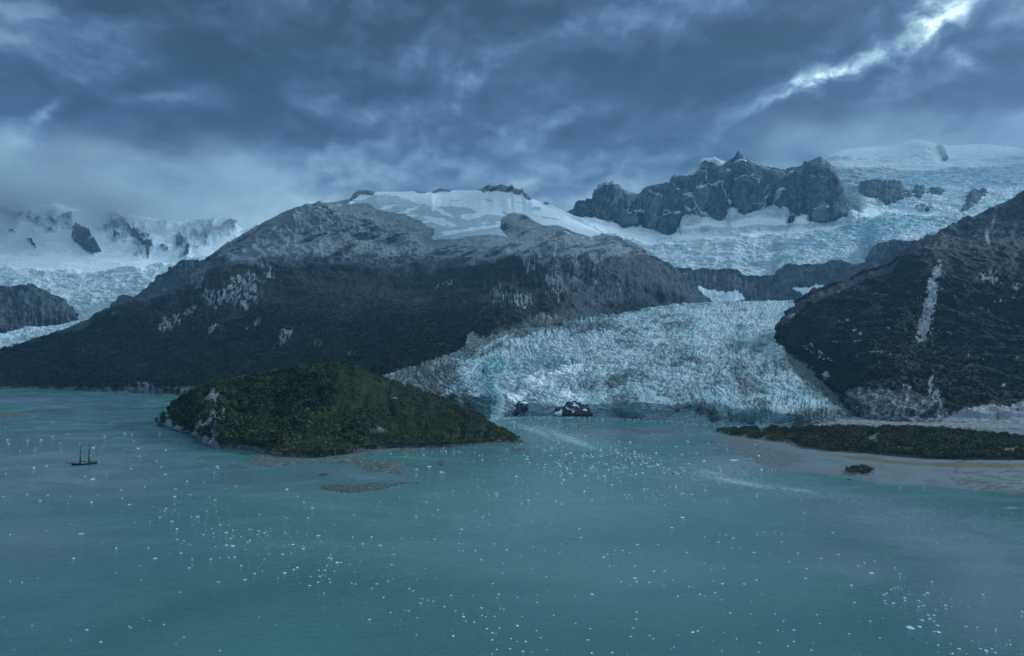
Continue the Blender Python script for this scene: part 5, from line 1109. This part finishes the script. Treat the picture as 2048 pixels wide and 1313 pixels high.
LST = {
 'small white floe in the lower left water': ('floes in the lower left water', z3([(41,420,3),(188,404,3),(280,374,3),(410,450,3),(465,474,4),(293,514,5),(464,572,3),(41,606,3),(89,611,3),(14,749,3),(128,784,4),(721,650,4),(600,763,3),(655,779,4),(516,787,4),(524,792,4),(285,842,4),(736,829,4),(879,884,4),(560,546,3)])),
 'small white floe in the cluster left of centre': ('floes of the left cluster', z3([(620,515,6),(595,474,5),(690,366,8),(707,396,5),(793,347,5),(709,440,5),(723,494,5),(758,553,6),(770,517,4),(843,518,6),(880,511,4),(931,466,8),(905,462,6),(861,468,4),(815,420,5),(880,380,5),(922,435,4),(1000,443,5),(1037,405,7),(1030,420,4),(1058,412,5),(997,397,4),(965,544,5),(1017,576,6),(1190,552,6),(1175,560,5),(1275,424,8),(1316,512,6),(1348,531,7),(1325,515,5),(1213,476,6),(1130,498,5),(1210,466,4),(1233,352,5),(1037,339,5),(940,510,4),(915,510,4),(600,366,3),(540,371,4),(665,315,5),(639,349,4),(1300,562,5),(1338,566,4),(1280,586,5),(1272,610,4),(1296,653,4),(1276,562,4),(1318,597,4),(1320,611,4),(1364,531,4),(1452,457,6),(1486,429,4),(1411,429,4),(1520,463,6),(1565,540,5),(1575,500,5),(1607,435,4),(1649,434,4)])),
 'small white floe in the water around the schooner': ('floes around the schooner', z3([(30,40,4),(110,42,5),(165,40,4),(210,27,4),(372,72,5),(395,128,5),(186,145,5),(135,152,4),(25,176,4),(340,187,5),(428,178,5),(525,155,4),(553,75,5),(485,242,5),(315,210,4),(107,257,4),(14,268,5),(490,274,5),(365,290,6),(161,284,5),(392,262,4),(192,262,4),(282,266,4),(418,26,5),(498,14,4),(556,106,4),(660,178,5),(704,237,6),(698,267,6),(662,82,4),(627,125,5),(645,148,5),(579,228,4),(640,16,4),(868,146,6),(872,154,5),(857,170,4),(760,260,5),(748,207,4),(943,226,5),(818,210,3),(1147,238,6),(1191,268,4)])),
 'small white floe in the water below the gravel bar': ('floes below the gravel bar', z3([(1250,314,7),(1215,290,4),(1380,257,4),(1326,309,3),(1665,158,7),(1717,148,9),(1766,170,8),(1778,173,5),(1666,184,5),(1751,320,5),(1664,347,5),(1706,290,4),(1930,350,4),(1985,254,5),(1954,260,4),(1810,245,4),(1520,285,3),(1497,362,4),(1415,340,3),(1727,341,3),(1898,327,3),(1957,379,4),(1958,338,4),(1738,437,4),(1767,453,4),(1835,455,5),(1837,484,5),(1850,485,4),(1901,484,5),(1977,457,6),(2027,481,5),(1925,521,4),(2014,535,4),(2013,575,5),(1971,616,5),(1995,658,5),(1912,389,4)])),
 'small white floe in the bottom centre water': ('floes near the bottom centre', z3([(1508,617,6),(1488,635,4),(1407,615,4),(1422,617,4),(1551,606,4),(1534,671,4),(1637,635,4),(1653,645,4),(1682,694,4),(1690,675,4),(1712,682,4),(1734,686,4),(1779,708,6),(1805,662,4),(1854,748,6),(1853,737,4),(1822,724,4),(1864,766,4),(1635,725,5),(1669,752,4),(1926,713,5),(1948,796,5),(1979,746,4),(1998,793,5),(1970,812,5),(1968,841,6),(1986,879,5),(1967,898,4),(2043,836,4),(2040,877,5),(2000,714,4),(2015,718,4),(1813,825,6),(1943,748,4),(1666,821,4),(1985,816,4),(1897,770,4),(1928,742,4)]) + z4([(23,670,5),(22,784,6),(56,848,6),(20,847,4),(99,804,5),(45,887,6),(99,691,5),(99,660,3),(40,748,3),(254,667,4),(167,742,4),(254,775,4),(314,796,5),(304,841,5),(318,893,6),(400,892,5),(474,827,6),(484,793,5),(497,757,5),(564,836,5),(550,824,4),(648,870,4),(114,832,4),(139,880,4),(82,889,4)])),
 'small white floe in the middle right water': ('floes in the middle right water', z4([(198,298,5),(80,365,4),(270,396,5),(276,431,5),(196,457,5),(190,494,5),(131,484,4),(84,468,4),(37,505,4),(78,556,4),(138,587,5),(392,546,5),(492,545,5),(568,566,5),(586,459,4),(503,460,6),(383,498,5),(369,507,5),(366,512,4),(442,483,4),(413,482,4),(472,491,4),(438,609,5),(498,609,6),(551,611,6),(607,625,4),(610,566,5),(698,491,5),(771,535,5),(796,558,5),(825,450,6),(771,429,5),(857,422,5),(912,469,4),(880,474,4),(966,491,7),(970,549,4),(1030,496,4),(1080,448,4),(1110,529,6),(1144,494,5),(1178,556,5),(1238,514,5),(1306,500,5),(1006,411,4),(980,419,4),(1050,408,4),(1079,416,4),(1284,412,6),(1120,417,3),(845,554,4),(805,604,5),(842,617,7),(928,617,5),(978,601,5),(813,652,5),(752,658,5),(664,668,5),(644,600,4),(607,626,3),(498,730,5),(874,733,6),(838,680,4),(725,629,3),(708,627,4),(490,594,6),(497,594,4),(831,419,4),(1356,622,7),(1218,740,5),(957,688,4),(955,738,4)])),
 'small white floe in the bottom right group': ('floes in the bottom right corner', z4([(1487,660,6),(1500,655,6),(1515,638,5),(1530,634,4),(1543,630,4),(1492,684,5),(1493,695,4),(1663,653,6),(1650,660,4),(1735,702,6),(1736,716,4),(1627,684,5),(1626,708,4),(1648,704,6),(1665,742,6),(1687,742,6),(1672,757,5),(1688,766,4),(1704,783,6),(1708,810,7),(1690,808,5),(1817,788,5),(1863,791,4),(1937,797,5),(1934,806,4),(1706,862,6),(1790,877,7),(1762,896,6),(1873,876,5),(1898,884,8),(1934,892,5),(1920,877,4),(1817,896,4),(1571,673,5),(1572,684,4),(1885,660,5),(1994,860,4),(2042,728,6),(2038,746,4),(1680,608,4),(1411,532,5),(1450,525,4),(1384,545,4),(1553,577,5),(1553,592,4),(1530,553,4),(1349,816,5),(1128,802,6),(1127,847,5),(1104,866,5),(1199,882,6),(991,853,5),(898,838,4),(840,885,5),(986,889,4),(1206,853,3),(1232,775,4),(1370,692,4),(1433,766,4),(1472,833,4),(1063,803,4),(1051,737,5),(1086,765,4)]))}
EXT = {}
def floe_label(x, y, s, lb):
    xs_, ys_ = EXT[lb]; i = int(np.searchsorted(xs_, x)); j = int(np.searchsorted(ys_, y))
    word = 'tiny' if s < 4 else 'small' if s < 5 else 'medium' if s < 6 else 'larger'
    row = ('far', 'upper', 'lower', 'near')[j]; col = ('far left', 'left', 'middle', 'right', 'far right')[i]
    return lb.replace('small white floe', f'{word} white floe') + f', {row} row, {col}'
for lb, (gp, pts_) in LST.items():
    EXT[lb] = (np.quantile([p[0] for p in pts_], [.2, .4, .6, .8]), np.quantile([p[1] for p in pts_], [.25, .5, .75]))
def put_floe(x, y, s, label, group=None, i=0):
    X_, Y_ = onwater(x, y); mpp = Y_ / FP; sz = max(s * 1.0, 2.3) * mpp * 1.1
    o = bpy.data.objects.new('ice_floe', protos[i % 8]); COL.objects.link(o)
    hz = sz * (.55 if group else .4)
    o.location = (X_, Y_, 0); o.scale = (sz, sz * (1.5 if group else 1.2), hz); o.rotation_euler[2] = random.uniform(-.5, .5)
    tag(o, label, 'ice floe', group)
cnt = 0
for x, y, s, lb in SOLO: put_floe(x, y, s, lb, None, cnt); cnt += 1
allf = sum(len(v[1]) for v in LST.values()); lim = 270
cand = sorted([(s / 1.0 + random.random() * .3, x, y, s, lb, gp) for lb, (gp, pts_) in LST.items() for x, y, s in pts_], reverse=True)
for _, x, y, s, lb, gp in cand[:lim]: put_floe(x, y, s, floe_label(x, y, s, lb), gp, cnt); cnt += 1
# the countless rest: brash ice as one mass
def brash():
    r = np.random.default_rng(31); P = [(x, y, s) for _, x, y, s, lb, gp in cand[lim:]]
    def cl(n, x, y, sx, sy, smin, smax, rot=0):
        c, s = math.cos(rot), math.sin(rot)
        for _ in range(n):
            u, v = r.normal() * sx, r.normal() * sy; P.append((x + u * c + v * s, y + v * c - u * s, smin + (smax - smin) * r.random() ** 3))
    cl(420, 1230, 925, 110, 20, 1.2, 6.5); cl(180, 1150, 905, 80, 14, 1, 4); cl(140, 1330, 985, 90, 16, 1.2, 5)
    cl(900, 1180, 885, 75, 9, .7, 1.8, -.25); cl(1100, 1080, 862, 55, 7, .7, 1.8, -.3); cl(400, 1250, 945, 110, 10, .8, 2)
    cl(1700, 1480, 962, 95, 6, .6, 1.8, -.18); cl(900, 1450, 940, 45, 8, .7, 1.8, -.15); cl(900, 1700, 1000, 130, 9, .5, 1.5, -.22); cl(900, 1900, 1040, 110, 22, .5, 1.6, -.1)
    cl(120, 1090, 848, 60, 5, .8, 3); cl(260, 1150, 938, 130, 24, .7, 2.6); cl(90, 1450, 890, 60, 16, .8, 3)
    cl(160, 480, 1060, 110, 28, 1, 3.4, -.2); cl(120, 600, 1100, 90, 28, 1, 3.2, -.2); cl(90, 800, 1180, 120, 40, 1, 3.2); cl(140, 1010, 1010, 110, 40, 1, 3.0)
    cl(120, 150, 890, 150, 25, 1, 3); cl(80, 900, 905, 60, 6, 1, 3.5); cl(60, 1850, 1200, 50, 20, 1, 3); cl(60, 1960, 1290, 60, 20, 1, 3); cl(40, 1530, 1190, 200, 60, 1, 3); cl(60, 1400, 860, 60, 5, .8, 2.5)
    for _ in range(1500):
        a = r.uniform(985, 1640); P.append((a, np.interp(a, frx, fry) + .8 + abs(r.normal()) * 3.2, .8 + 2.2 * r.random() ** 4))
    for _ in range(340): P.append((r.uniform(-60, 2100), r.uniform(790, 1330), 1 + 2.0 * r.random() ** 2))
    P = [p for p in P if p[1] > 775 and not (1560 < p[0] < 2100 and 852 < p[1] < 944 + (p[0] - 1560) * .1)]
    Vs, Fs, off = [], [], 0; n = 6
    for x, y, s in P:
        X_, Y_ = onwater(x, y); sz = s * Y_ / FP * .95; ang = np.arange(n) * 6.283 / n + r.random(); rad = r.uniform(.35, .6, n) * sz; hz = .22 * sz * r.uniform(.6, 1.4)
        b = np.stack([X_ + np.cos(ang) * rad, Y_ + np.sin(ang) * rad * 1.25, np.full(n, -.05)], -1); tp = np.stack([X_ + np.cos(ang) * rad * .6, Y_ + np.sin(ang) * rad * .8, np.full(n, hz) * r.uniform(.6, 1.3, n)], -1)
        Vs += [b, tp]
        for i in range(n): Fs.append((off + i, off + (i + 1) % n, off + n + (i + 1) % n, off + n + i))
        Fs.append((off + n, off + n + 1, off + n + 2, off + n + 3)); Fs.append((off + n, off + n + 3, off + n + 4, off + n + 5)); off += 2 * n
    o = mesh_np('brash_ice', np.concatenate(Vs), Fs, M_floe, {}, smooth=False)
    tag(o, 'scattered white crumbs of brash ice floating across the fjord', 'ice', None, 'stuff')
brash()

# ------------------------------------------------------------------ boulders
M_bould = plain_mat('wet_rock', (.055, .056, .058), .7, .5, .8)
def boulder(x, y, wpx, label, hf=.4, group=None, flat=1.0, mat=None, name='boulder'):
    X_, Y_ = onwater(x, y); w_ = wpx * Y_ / FP
    bm = bmesh.new(); bmesh.ops.create_icosphere(bm, subdivisions=3, radius=.5)
    for v in bm.verts:
        n = perlin([v.co.x * 2.2 + x], [v.co.y * 2.2 + y], [v.co.z * 2.2])[0]; n2 = perlin([v.co.x * 6 + x], [v.co.y * 6 + y], [v.co.z * 6])[0]
        v.co *= 1 + .35 * n + .12 * n2
    me = bpy.data.meshes.new(name); bm.to_mesh(me); bm.free(); me.materials.append(mat or M_bould)
    o = bpy.data.objects.new(name, me); COL.objects.link(o); o.location = (X_, Y_, w_ * .04); o.scale = (w_, w_ * flat, w_ * hf)
    tag(o, label, 'rock', group); return o
boulder(1346, 948, 5, 'small black rock among the white brash ice', .7)
boulder(1132, 926, 7, 'dark capsized ice block among white floes right of the wooded hill', .4)
boulder(646, 950, 16, 'flat dark rock in shallow water above the gravel bar', .16)
boulder(655, 948, 9, 'small dark rock touching the right end of the flat rock above the bar', .2)
boulder(672, 941, 7, 'little rock between the gravel shore and the gravel bar', .2)
boulder(834, 966, 7, 'dark rock just off the right tip of the gravel bar', .3)
boulder(884, 926, 9, 'brown boulder on top of the tiny islet', .5)
boulder(1802, 1189, 4, 'dark speck of rock beside the arc of floes at the lower right', .6)
boulder(1825, 1278, 4, 'dark rock below the largest floe in the bottom right', .6)
boulder(1700, 960, 9, 'pale boulder at the water edge below the small round islet', .3)

def stones():
    r = np.random.default_rng(77); Vs, Fs, Ts, off = [], [], [], 0
    for S, n, sz in STN:
        P_, _, _, ss_ = scatter_flat(S, (S['s'] > -.6) * (S['s'] < 22) * 1.0, n, r)
        for (X_, Y_, Z_) in P_:
            q = sz * (.3 + .9 * r.random() ** 3); m_ = 5; ang = np.arange(m_) * 1.2566 + r.random(); rad = q * r.uniform(.4, .7, m_)
            b = np.stack([X_ + np.cos(ang) * rad, Y_ + np.sin(ang) * rad, np.full(m_, Z_ - .3)], -1); t_ = np.stack([X_ + np.cos(ang) * rad * .6, Y_ + np.sin(ang) * rad * .6, Z_ + q * r.uniform(.2, .5, m_)], -1)
            Vs += [b, t_]
            for i in range(m_): Fs.append((off + i, off + (i + 1) % m_, off + m_ + (i + 1) % m_, off + m_ + i))
            Fs.append(tuple(off + m_ + i for i in range(m_))); off += 2 * m_
    me = bpy.data.meshes.new('stones'); me.from_pydata(np.concatenate(Vs).tolist(), [], Fs); me.materials.append(M_stone)
    o = bpy.data.objects.new('stones', me); COL.objects.link(o); tag(o, 'loose grey stones strewn over the gravel bars and shores', 'stones', None, 'stuff')
def stone_mat():
    m, t, b = new_mat('shore_stone'); P = t.new('ShaderNodeNewGeometry').outputs['Position']
    n = t.noise(P, .9, 3, .6); t.l.new(t.mix(t.ramp(n, .35, .65), (.05, .06, .058), (.27, .29, .28)), b.inputs['Base Color']); b.inputs['Roughness'].default_value = .8
    return m
M_stone = stone_mat()
stones()
# bedrock showing through the glacier front
def icebound_rock(sky, base, d0, d1, label):
    x0, x1 = sky[0][0], sky[-1][0]
    def mk(L):
        s = .95 * sstep(fbm(L.PX, L.PY * 1.6, 0 * L.PX, 12, 3, off=x0 % 13), .08, .25); return [s, 0 * s, 0 * s + .1]
    return loft_simple('rock_outcrop', x0, x1, int((x1 - x0) * 2.2), sky, base, [(x0, d1), (x1, d1)], [(x0, d0), (x1, d0)], 60, M_rock2, ridge=5, wl=24, snowf=mk, dens=2.2, mids=(.35, .7), gul=(12, 3), kind='structure')
M_rock2 = terrain_mat('bedrock', rock=(.06, .063, .072), rock2=(.13, .132, .145), s=3, streak=(1, 1, .4))
def r5(l): return [(x / 2.926 + 740, (727 - (727 - y) * .84) / 2.926 + 580) for x, y in l]
icebound_rock(r5([(825,715),(828,690),(840,655),(870,645),(905,640),(916,655),(918,672)]), r5([(825,722),(860,722),(880,700),(918,676)]), 1545, 1568, '')
icebound_rock(r5([(1080,712),(1095,690),(1140,682),(1145,655),(1165,638),(1190,632),(1215,655),(1265,662),(1275,675),(1280,695),(1300,712),(1300,728)]), r5([(1080,725),(1150,730),(1230,732),(1300,732)]), 1543, 1570, '')

# ------------------------------------------------------------------ schooner
def schooner():
    M_h = plain_mat('dark_hull', (.012, .012, .014), .45); M_d = plain_mat('weathered_deck', (.22, .18, .155), .8, .35, .6)
    M_m = plain_mat('mast_wood', (.03, .03, .032), .6); M_w = plain_mat('white_paint', (.55, .56, .56), .5); M_r = plain_mat('dark_rope', (.02, .02, .022), .8)
    M_s = plain_mat('furled_canvas', (.10, .085, .075), .9)
    root = bpy.data.objects.new('schooner', None); COL.objects.link(root)
    Lh, B = 29.0, 6.6
    def bobj(name, bm, mat, parent=root, smooth=True):
        bmesh.ops.recalc_face_normals(bm, faces=bm.faces)
        me = bpy.data.meshes.new(name); bm.to_mesh(me); bm.free(); me.materials.append(mat)
        if smooth: me.polygons.foreach_set('use_smooth', np.full(len(me.polygons), True))
        o = bpy.data.objects.new(name, me); COL.objects.link(o); o.parent = parent; return o
    def tube(bm, p0, p1, r0, r1, n=8):
        p0, p1 = Vector(p0), Vector(p1); d = (p1 - p0).normalized(); a = d.orthogonal().normalized(); b = d.cross(a)
        A = [bm.verts.new(p0 + (a * math.cos(i * 6.2832 / n) + b * math.sin(i * 6.2832 / n)) * r0) for i in range(n)]
        Bv = [bm.verts.new(p1 + (a * math.cos(i * 6.2832 / n) + b * math.sin(i * 6.2832 / n)) * r1) for i in range(n)]
        for i in range(n): bm.faces.new((A[i], A[(i + 1) % n], Bv[(i + 1) % n], Bv[i]))
        bm.faces.new(A[::-1]); bm.faces.new(Bv)
    def box(bm, c, s):
        r = bmesh.ops.create_cube(bm, size=1)
        for v in r['verts']: v.co = Vector((c[0] + v.co.x * s[0], c[1] + v.co.y * s[1], c[2] + v.co.z * s[2]))
        bmesh.ops.bevel(bm, geom=list({e for v in r['verts'] for e in v.link_edges}), offset=min(s) * .08, segments=1, affect='EDGES')
    N = 26
    def half(t):  # t 0 stern .. 1 bow
        return B / 2 * (math.sin(math.pi * min(1, .22 + .78 * min(t / .5, 1)) / 2) if t < .5 else max(.02, (1 - ((t - .5) / .5) ** 1.9)))
    def sheer(t): return 1.55 + 1.7 * (t - .42) ** 2 * (2.6 if t > .42 else 3.2)
    bm = bmesh.new(); rings = []
    for i in range(N + 1):
        t = i / N; x = -Lh / 2 + Lh * t; hb = half(t); sh_ = sheer(t); over = (1 if t > .9 else 0)
        sec = []
        for (f, zf) in ((1.0, 1.0), (1.0, .55), (.92, .12), (.72, -.5), (.3, -1.0), (0.02, -1.15)):
            z = sh_ * zf if zf > 0 else zf * 1.3
            xx = x + (1.6 * (1 - zf) * -1 if t > .85 else 0) * ((t - .85) / .15 if t > .85 else 0) + (1.8 * (1 - zf) if t < .1 else 0) * (1 - t / .1 if t < .1 else 0)
            sec.append((xx, hb * f, z))
        rings.append([bm.verts.new((a, b_, c)) for a, b_, c in sec] + [bm.verts.new((a, -b_, c)) for a, b_, c in sec[::-1]])
    for r0, r1 in zip(rings, rings[1:]):
        for j in range(len(r0) - 1): bm.faces.new((r0[j], r0[j + 1], r1[j + 1], r1[j]))
    bm.faces.new(rings[0]); bm.faces.new(rings[-1][::-1])
    hull = bobj('hull', bm, M_h)
    bm = bmesh.new(); prev = None
    for i in range(N + 1):
        t = i / N; x = -Lh / 2 + Lh * t; hb = half(t) * .95; z = sheer(t) - .35
        cur = (bm.verts.new((x, hb, z)), bm.verts.new((x, -hb, z)))
        if prev: bm.faces.new((prev[0], prev[1], cur[1], cur[0]))
        prev = cur
    bobj('deck', bm, M_d)
    bm = bmesh.new()
    for s in (1, -1):
        for i in range(N):
            t, t2 = i / N, (i + 1) / N; tube(bm, (-Lh / 2 + Lh * t, s * half(t), sheer(t) + .03), (-Lh / 2 + Lh * t2, s * half(t2), sheer(t2) + .03), .16, .16, 6)
    bobj('rail', bm, M_d)
    for c, s in (((-8.4, 0, 1.75), (4.6, 2.6, 1.0)), ((-1.2, 0, 1.55), (3.4, 2.3, .8)), ((5.5, 0, 1.7), (2.2, 1.8, .7))):
        bm = bmesh.new(); box(bm, c, s); dh = bobj('deckhouse', bm, M_d)
        bm = bmesh.new(); box(bm, (c[0], 0, c[2] + s[2] / 2 + .06), (s[0] * 1.06, s[1] * 1.08, .12)); bobj('roof', bm, M_m, dh)
    bm = bmesh.new(); box(bm, (-12.6, 0, 2.3), (.5, 1.0, .9)); bobj('wheel_box', bm, M_w)
    bm = bmesh.new(); box(bm, (1.8, 1.0, 1.75), (2.6, 1.0, .5)); bobj('dinghy', bm, M_w)
    masts = ((4.6, 15.2, 22.6), (-4.4, 16.6, 24.6))
    for mx, h1, h2 in masts:
        bm = bmesh.new(); tube(bm, (mx, 0, .6), (mx - .4, 0, h1), .70, .60, 10); m_ = bobj('mast', bm, M_m)
        bm = bmesh.new(); tube(bm, (mx - .1, 0, h1 - 2), (mx - .3, 0, h2), .42, .30, 8); tube(bm, (mx - .3, 0, h2 - 1.2), (mx - .3, 0, h2 - .2), .75, .75, 8); bobj('topmast', bm, M_m, m_)
        bm = bmesh.new(); tube(bm, (mx - .35, -1.2, h1 - .8), (mx - .35, 1.2, h1 - .8), .1, .1, 6); bobj('crosstree', bm, M_m, m_)
        bm = bmesh.new(); tube(bm, (mx - .5, 0, 3.3), (mx - 7.2, 0, 3.6), .16, .12, 8); bo = bobj('boom', bm, M_m)
        bm = bmesh.new(); tube(bm, (mx - .6, 0, 3.65), (mx - 6.8, 0, 3.95), .34, .2, 8); bobj('furled_sail', bm, M_s, bo)
        bm = bmesh.new()
        for s in (1, -1):
            for k in (-1.2, 0, 1.2): tube(bm, (mx + k, s * B / 2 * .96, 1.7), (mx - .3, 0, h1 - .8), .05, .04, 4)
        bobj('shrouds', bm, M_r)
    bm = bmesh.new(); tube(bm, (12.8, 0, 2.7), (20.6, 0, 3.7), .5, .28, 8); bobj('bowsprit', bm, M_m)
    bm = bmesh.new(); tube(bm, (20.4, 0, 3.5), (4.3, 0, 15.0), .045, .045, 4); tube(bm, (15.2, 0, 3.0), (4.3, 0, 14.2), .045, .045, 4); tube(bm, (4.3, 0, 22.3), (-4.6, 0, 24.2), .03, .03, 4); tube(bm, (4.2, 0, 15), (-4.6, 0, 16.4), .035, .035, 4); tube(bm, (20.4, 0, 3.5), (4.3, 0, 22.3), .035, .035, 4)
    bobj('stays', bm, M_r)
    bm = bmesh.new(); tube(bm, (-15, 2.4, 3.1), (-17.6, 2.4, 3.1), .09, .07, 6); tube(bm, (-15, -2.4, 3.1), (-17.6, -2.4, 3.1), .09, .07, 6); box(bm, (-17.5, 0, 2.9), (1.0, 4.4, .55)); bobj('stern_boat', bm, M_h)
    X_, Y_ = onwater(169, 929.5)
    root.scale = (1.08, 1.08, 1.08); root.location = (X_, Y_, 0); root.rotation_euler[2] = math.radians(180 + 30)
    tag(root, 'dark two-masted wooden schooner at anchor with sails furled', 'sailing ship')
schooner()

# ------------------------------------------------------------------ haze
def haze():
    bm = bmesh.new(); bmesh.ops.create_cube(bm, size=1); me = bpy.data.meshes.new('haze')
    for v in bm.verts: v.co = Vector((v.co.x * 26000, 4500 + v.co.y * 19000, -32 + (v.co.z + .5) * 4200))
    bm.to_mesh(me); bm.free()
    m = bpy.data.materials.new('haze_air'); m.use_nodes = True; t = NT(m.node_tree); t.n.clear()
    o_ = t.new('ShaderNodeOutputMaterial'); v = t.new('ShaderNodeVolumePrincipled')
    v.inputs['Color'].default_value = (.26, .58, .90, 1); v.inputs['Density'].default_value = 2.5e-5; v.inputs['Anisotropy'].default_value = .2
    t.l.new(v.outputs[0], o_.inputs['Volume']); me.materials.append(m)
    o = bpy.data.objects.new('haze', me); COL.objects.link(o); tag(o, 'pale blue air between the camera and the mountains', None, None, 'stuff')
haze()
def low_cloud(name, x0, x1, y0, y1, z0, z1, zf0, zf1, dens, label):
    bm = bmesh.new(); bmesh.ops.create_cube(bm, size=1); me = bpy.data.meshes.new(name)
    for v in bm.verts: v.co = Vector(((x0 + x1) / 2 + v.co.x * (x1 - x0), (y0 + y1) / 2 + v.co.y * (y1 - y0), (z0 + z1) / 2 + v.co.z * (z1 - z0)))
    bm.to_mesh(me); bm.free()
    m = bpy.data.materials.new(name); m.use_nodes = True; t = NT(m.node_tree); t.n.clear()
    o_ = t.new('ShaderNodeOutputMaterial'); v = t.new('ShaderNodeVolumePrincipled')
    P = t.new('ShaderNodeNewGeometry').outputs['Position']; X, Y, Z = t.sep(P)
    n = t.noise(t.mapping(P, (1, .6, 1.4)), .0014, 4, .62); n_ = t.noise(t.mapping(P, (.8, .6, 1.6)), .0012, 4, .6)
    zz = t.m('ADD', Z, t.m('MULTIPLY', t.m('SUBTRACT', n, .5), 1500))
    d = t.ramp(zz, zf0, zf1, 0, dens)
    for ax, a, b, w_ in ((X, x0, x1, 2200), (Y, y0, y1, 300), (Z, z0, z1, 550)):
        d = t.m('MULTIPLY', d, t.m('MULTIPLY', t.ramp(ax, a, a + w_), t.ramp(ax, b, b - w_)))
    d = t.m('MULTIPLY', d, t.ramp(n_, .38, .66, .1, 1.3))
    t.l.new(d, v.inputs['Density']); v.inputs['Color'].default_value = (.80, .92, 1, 1); v.inputs['Anisotropy'].default_value = 0
    t.l.new(v.outputs[0], o_.inputs['Volume']); me.materials.append(m)
    o = bpy.data.objects.new(name, me); COL.objects.link(o); tag(o, label, None, None, 'stuff')
low_cloud('cloud', 2600, 13000, 8000, 9400, 2100, 3300, 2250, 2800, .0022, 'thin mist over the top of the snow dome at the right')
low_cloud('cloud', -11000, -1900, 6300, 8000, 1050, 2400, 1230, 1950, .0032, 'low grey cloud hiding the tops of the snowy range at the left')
print('T', _t() - T0)
print('TOTAL VERTS', sum(len(o.data.vertices) for o in bpy.data.objects if o.type == 'MESH'))
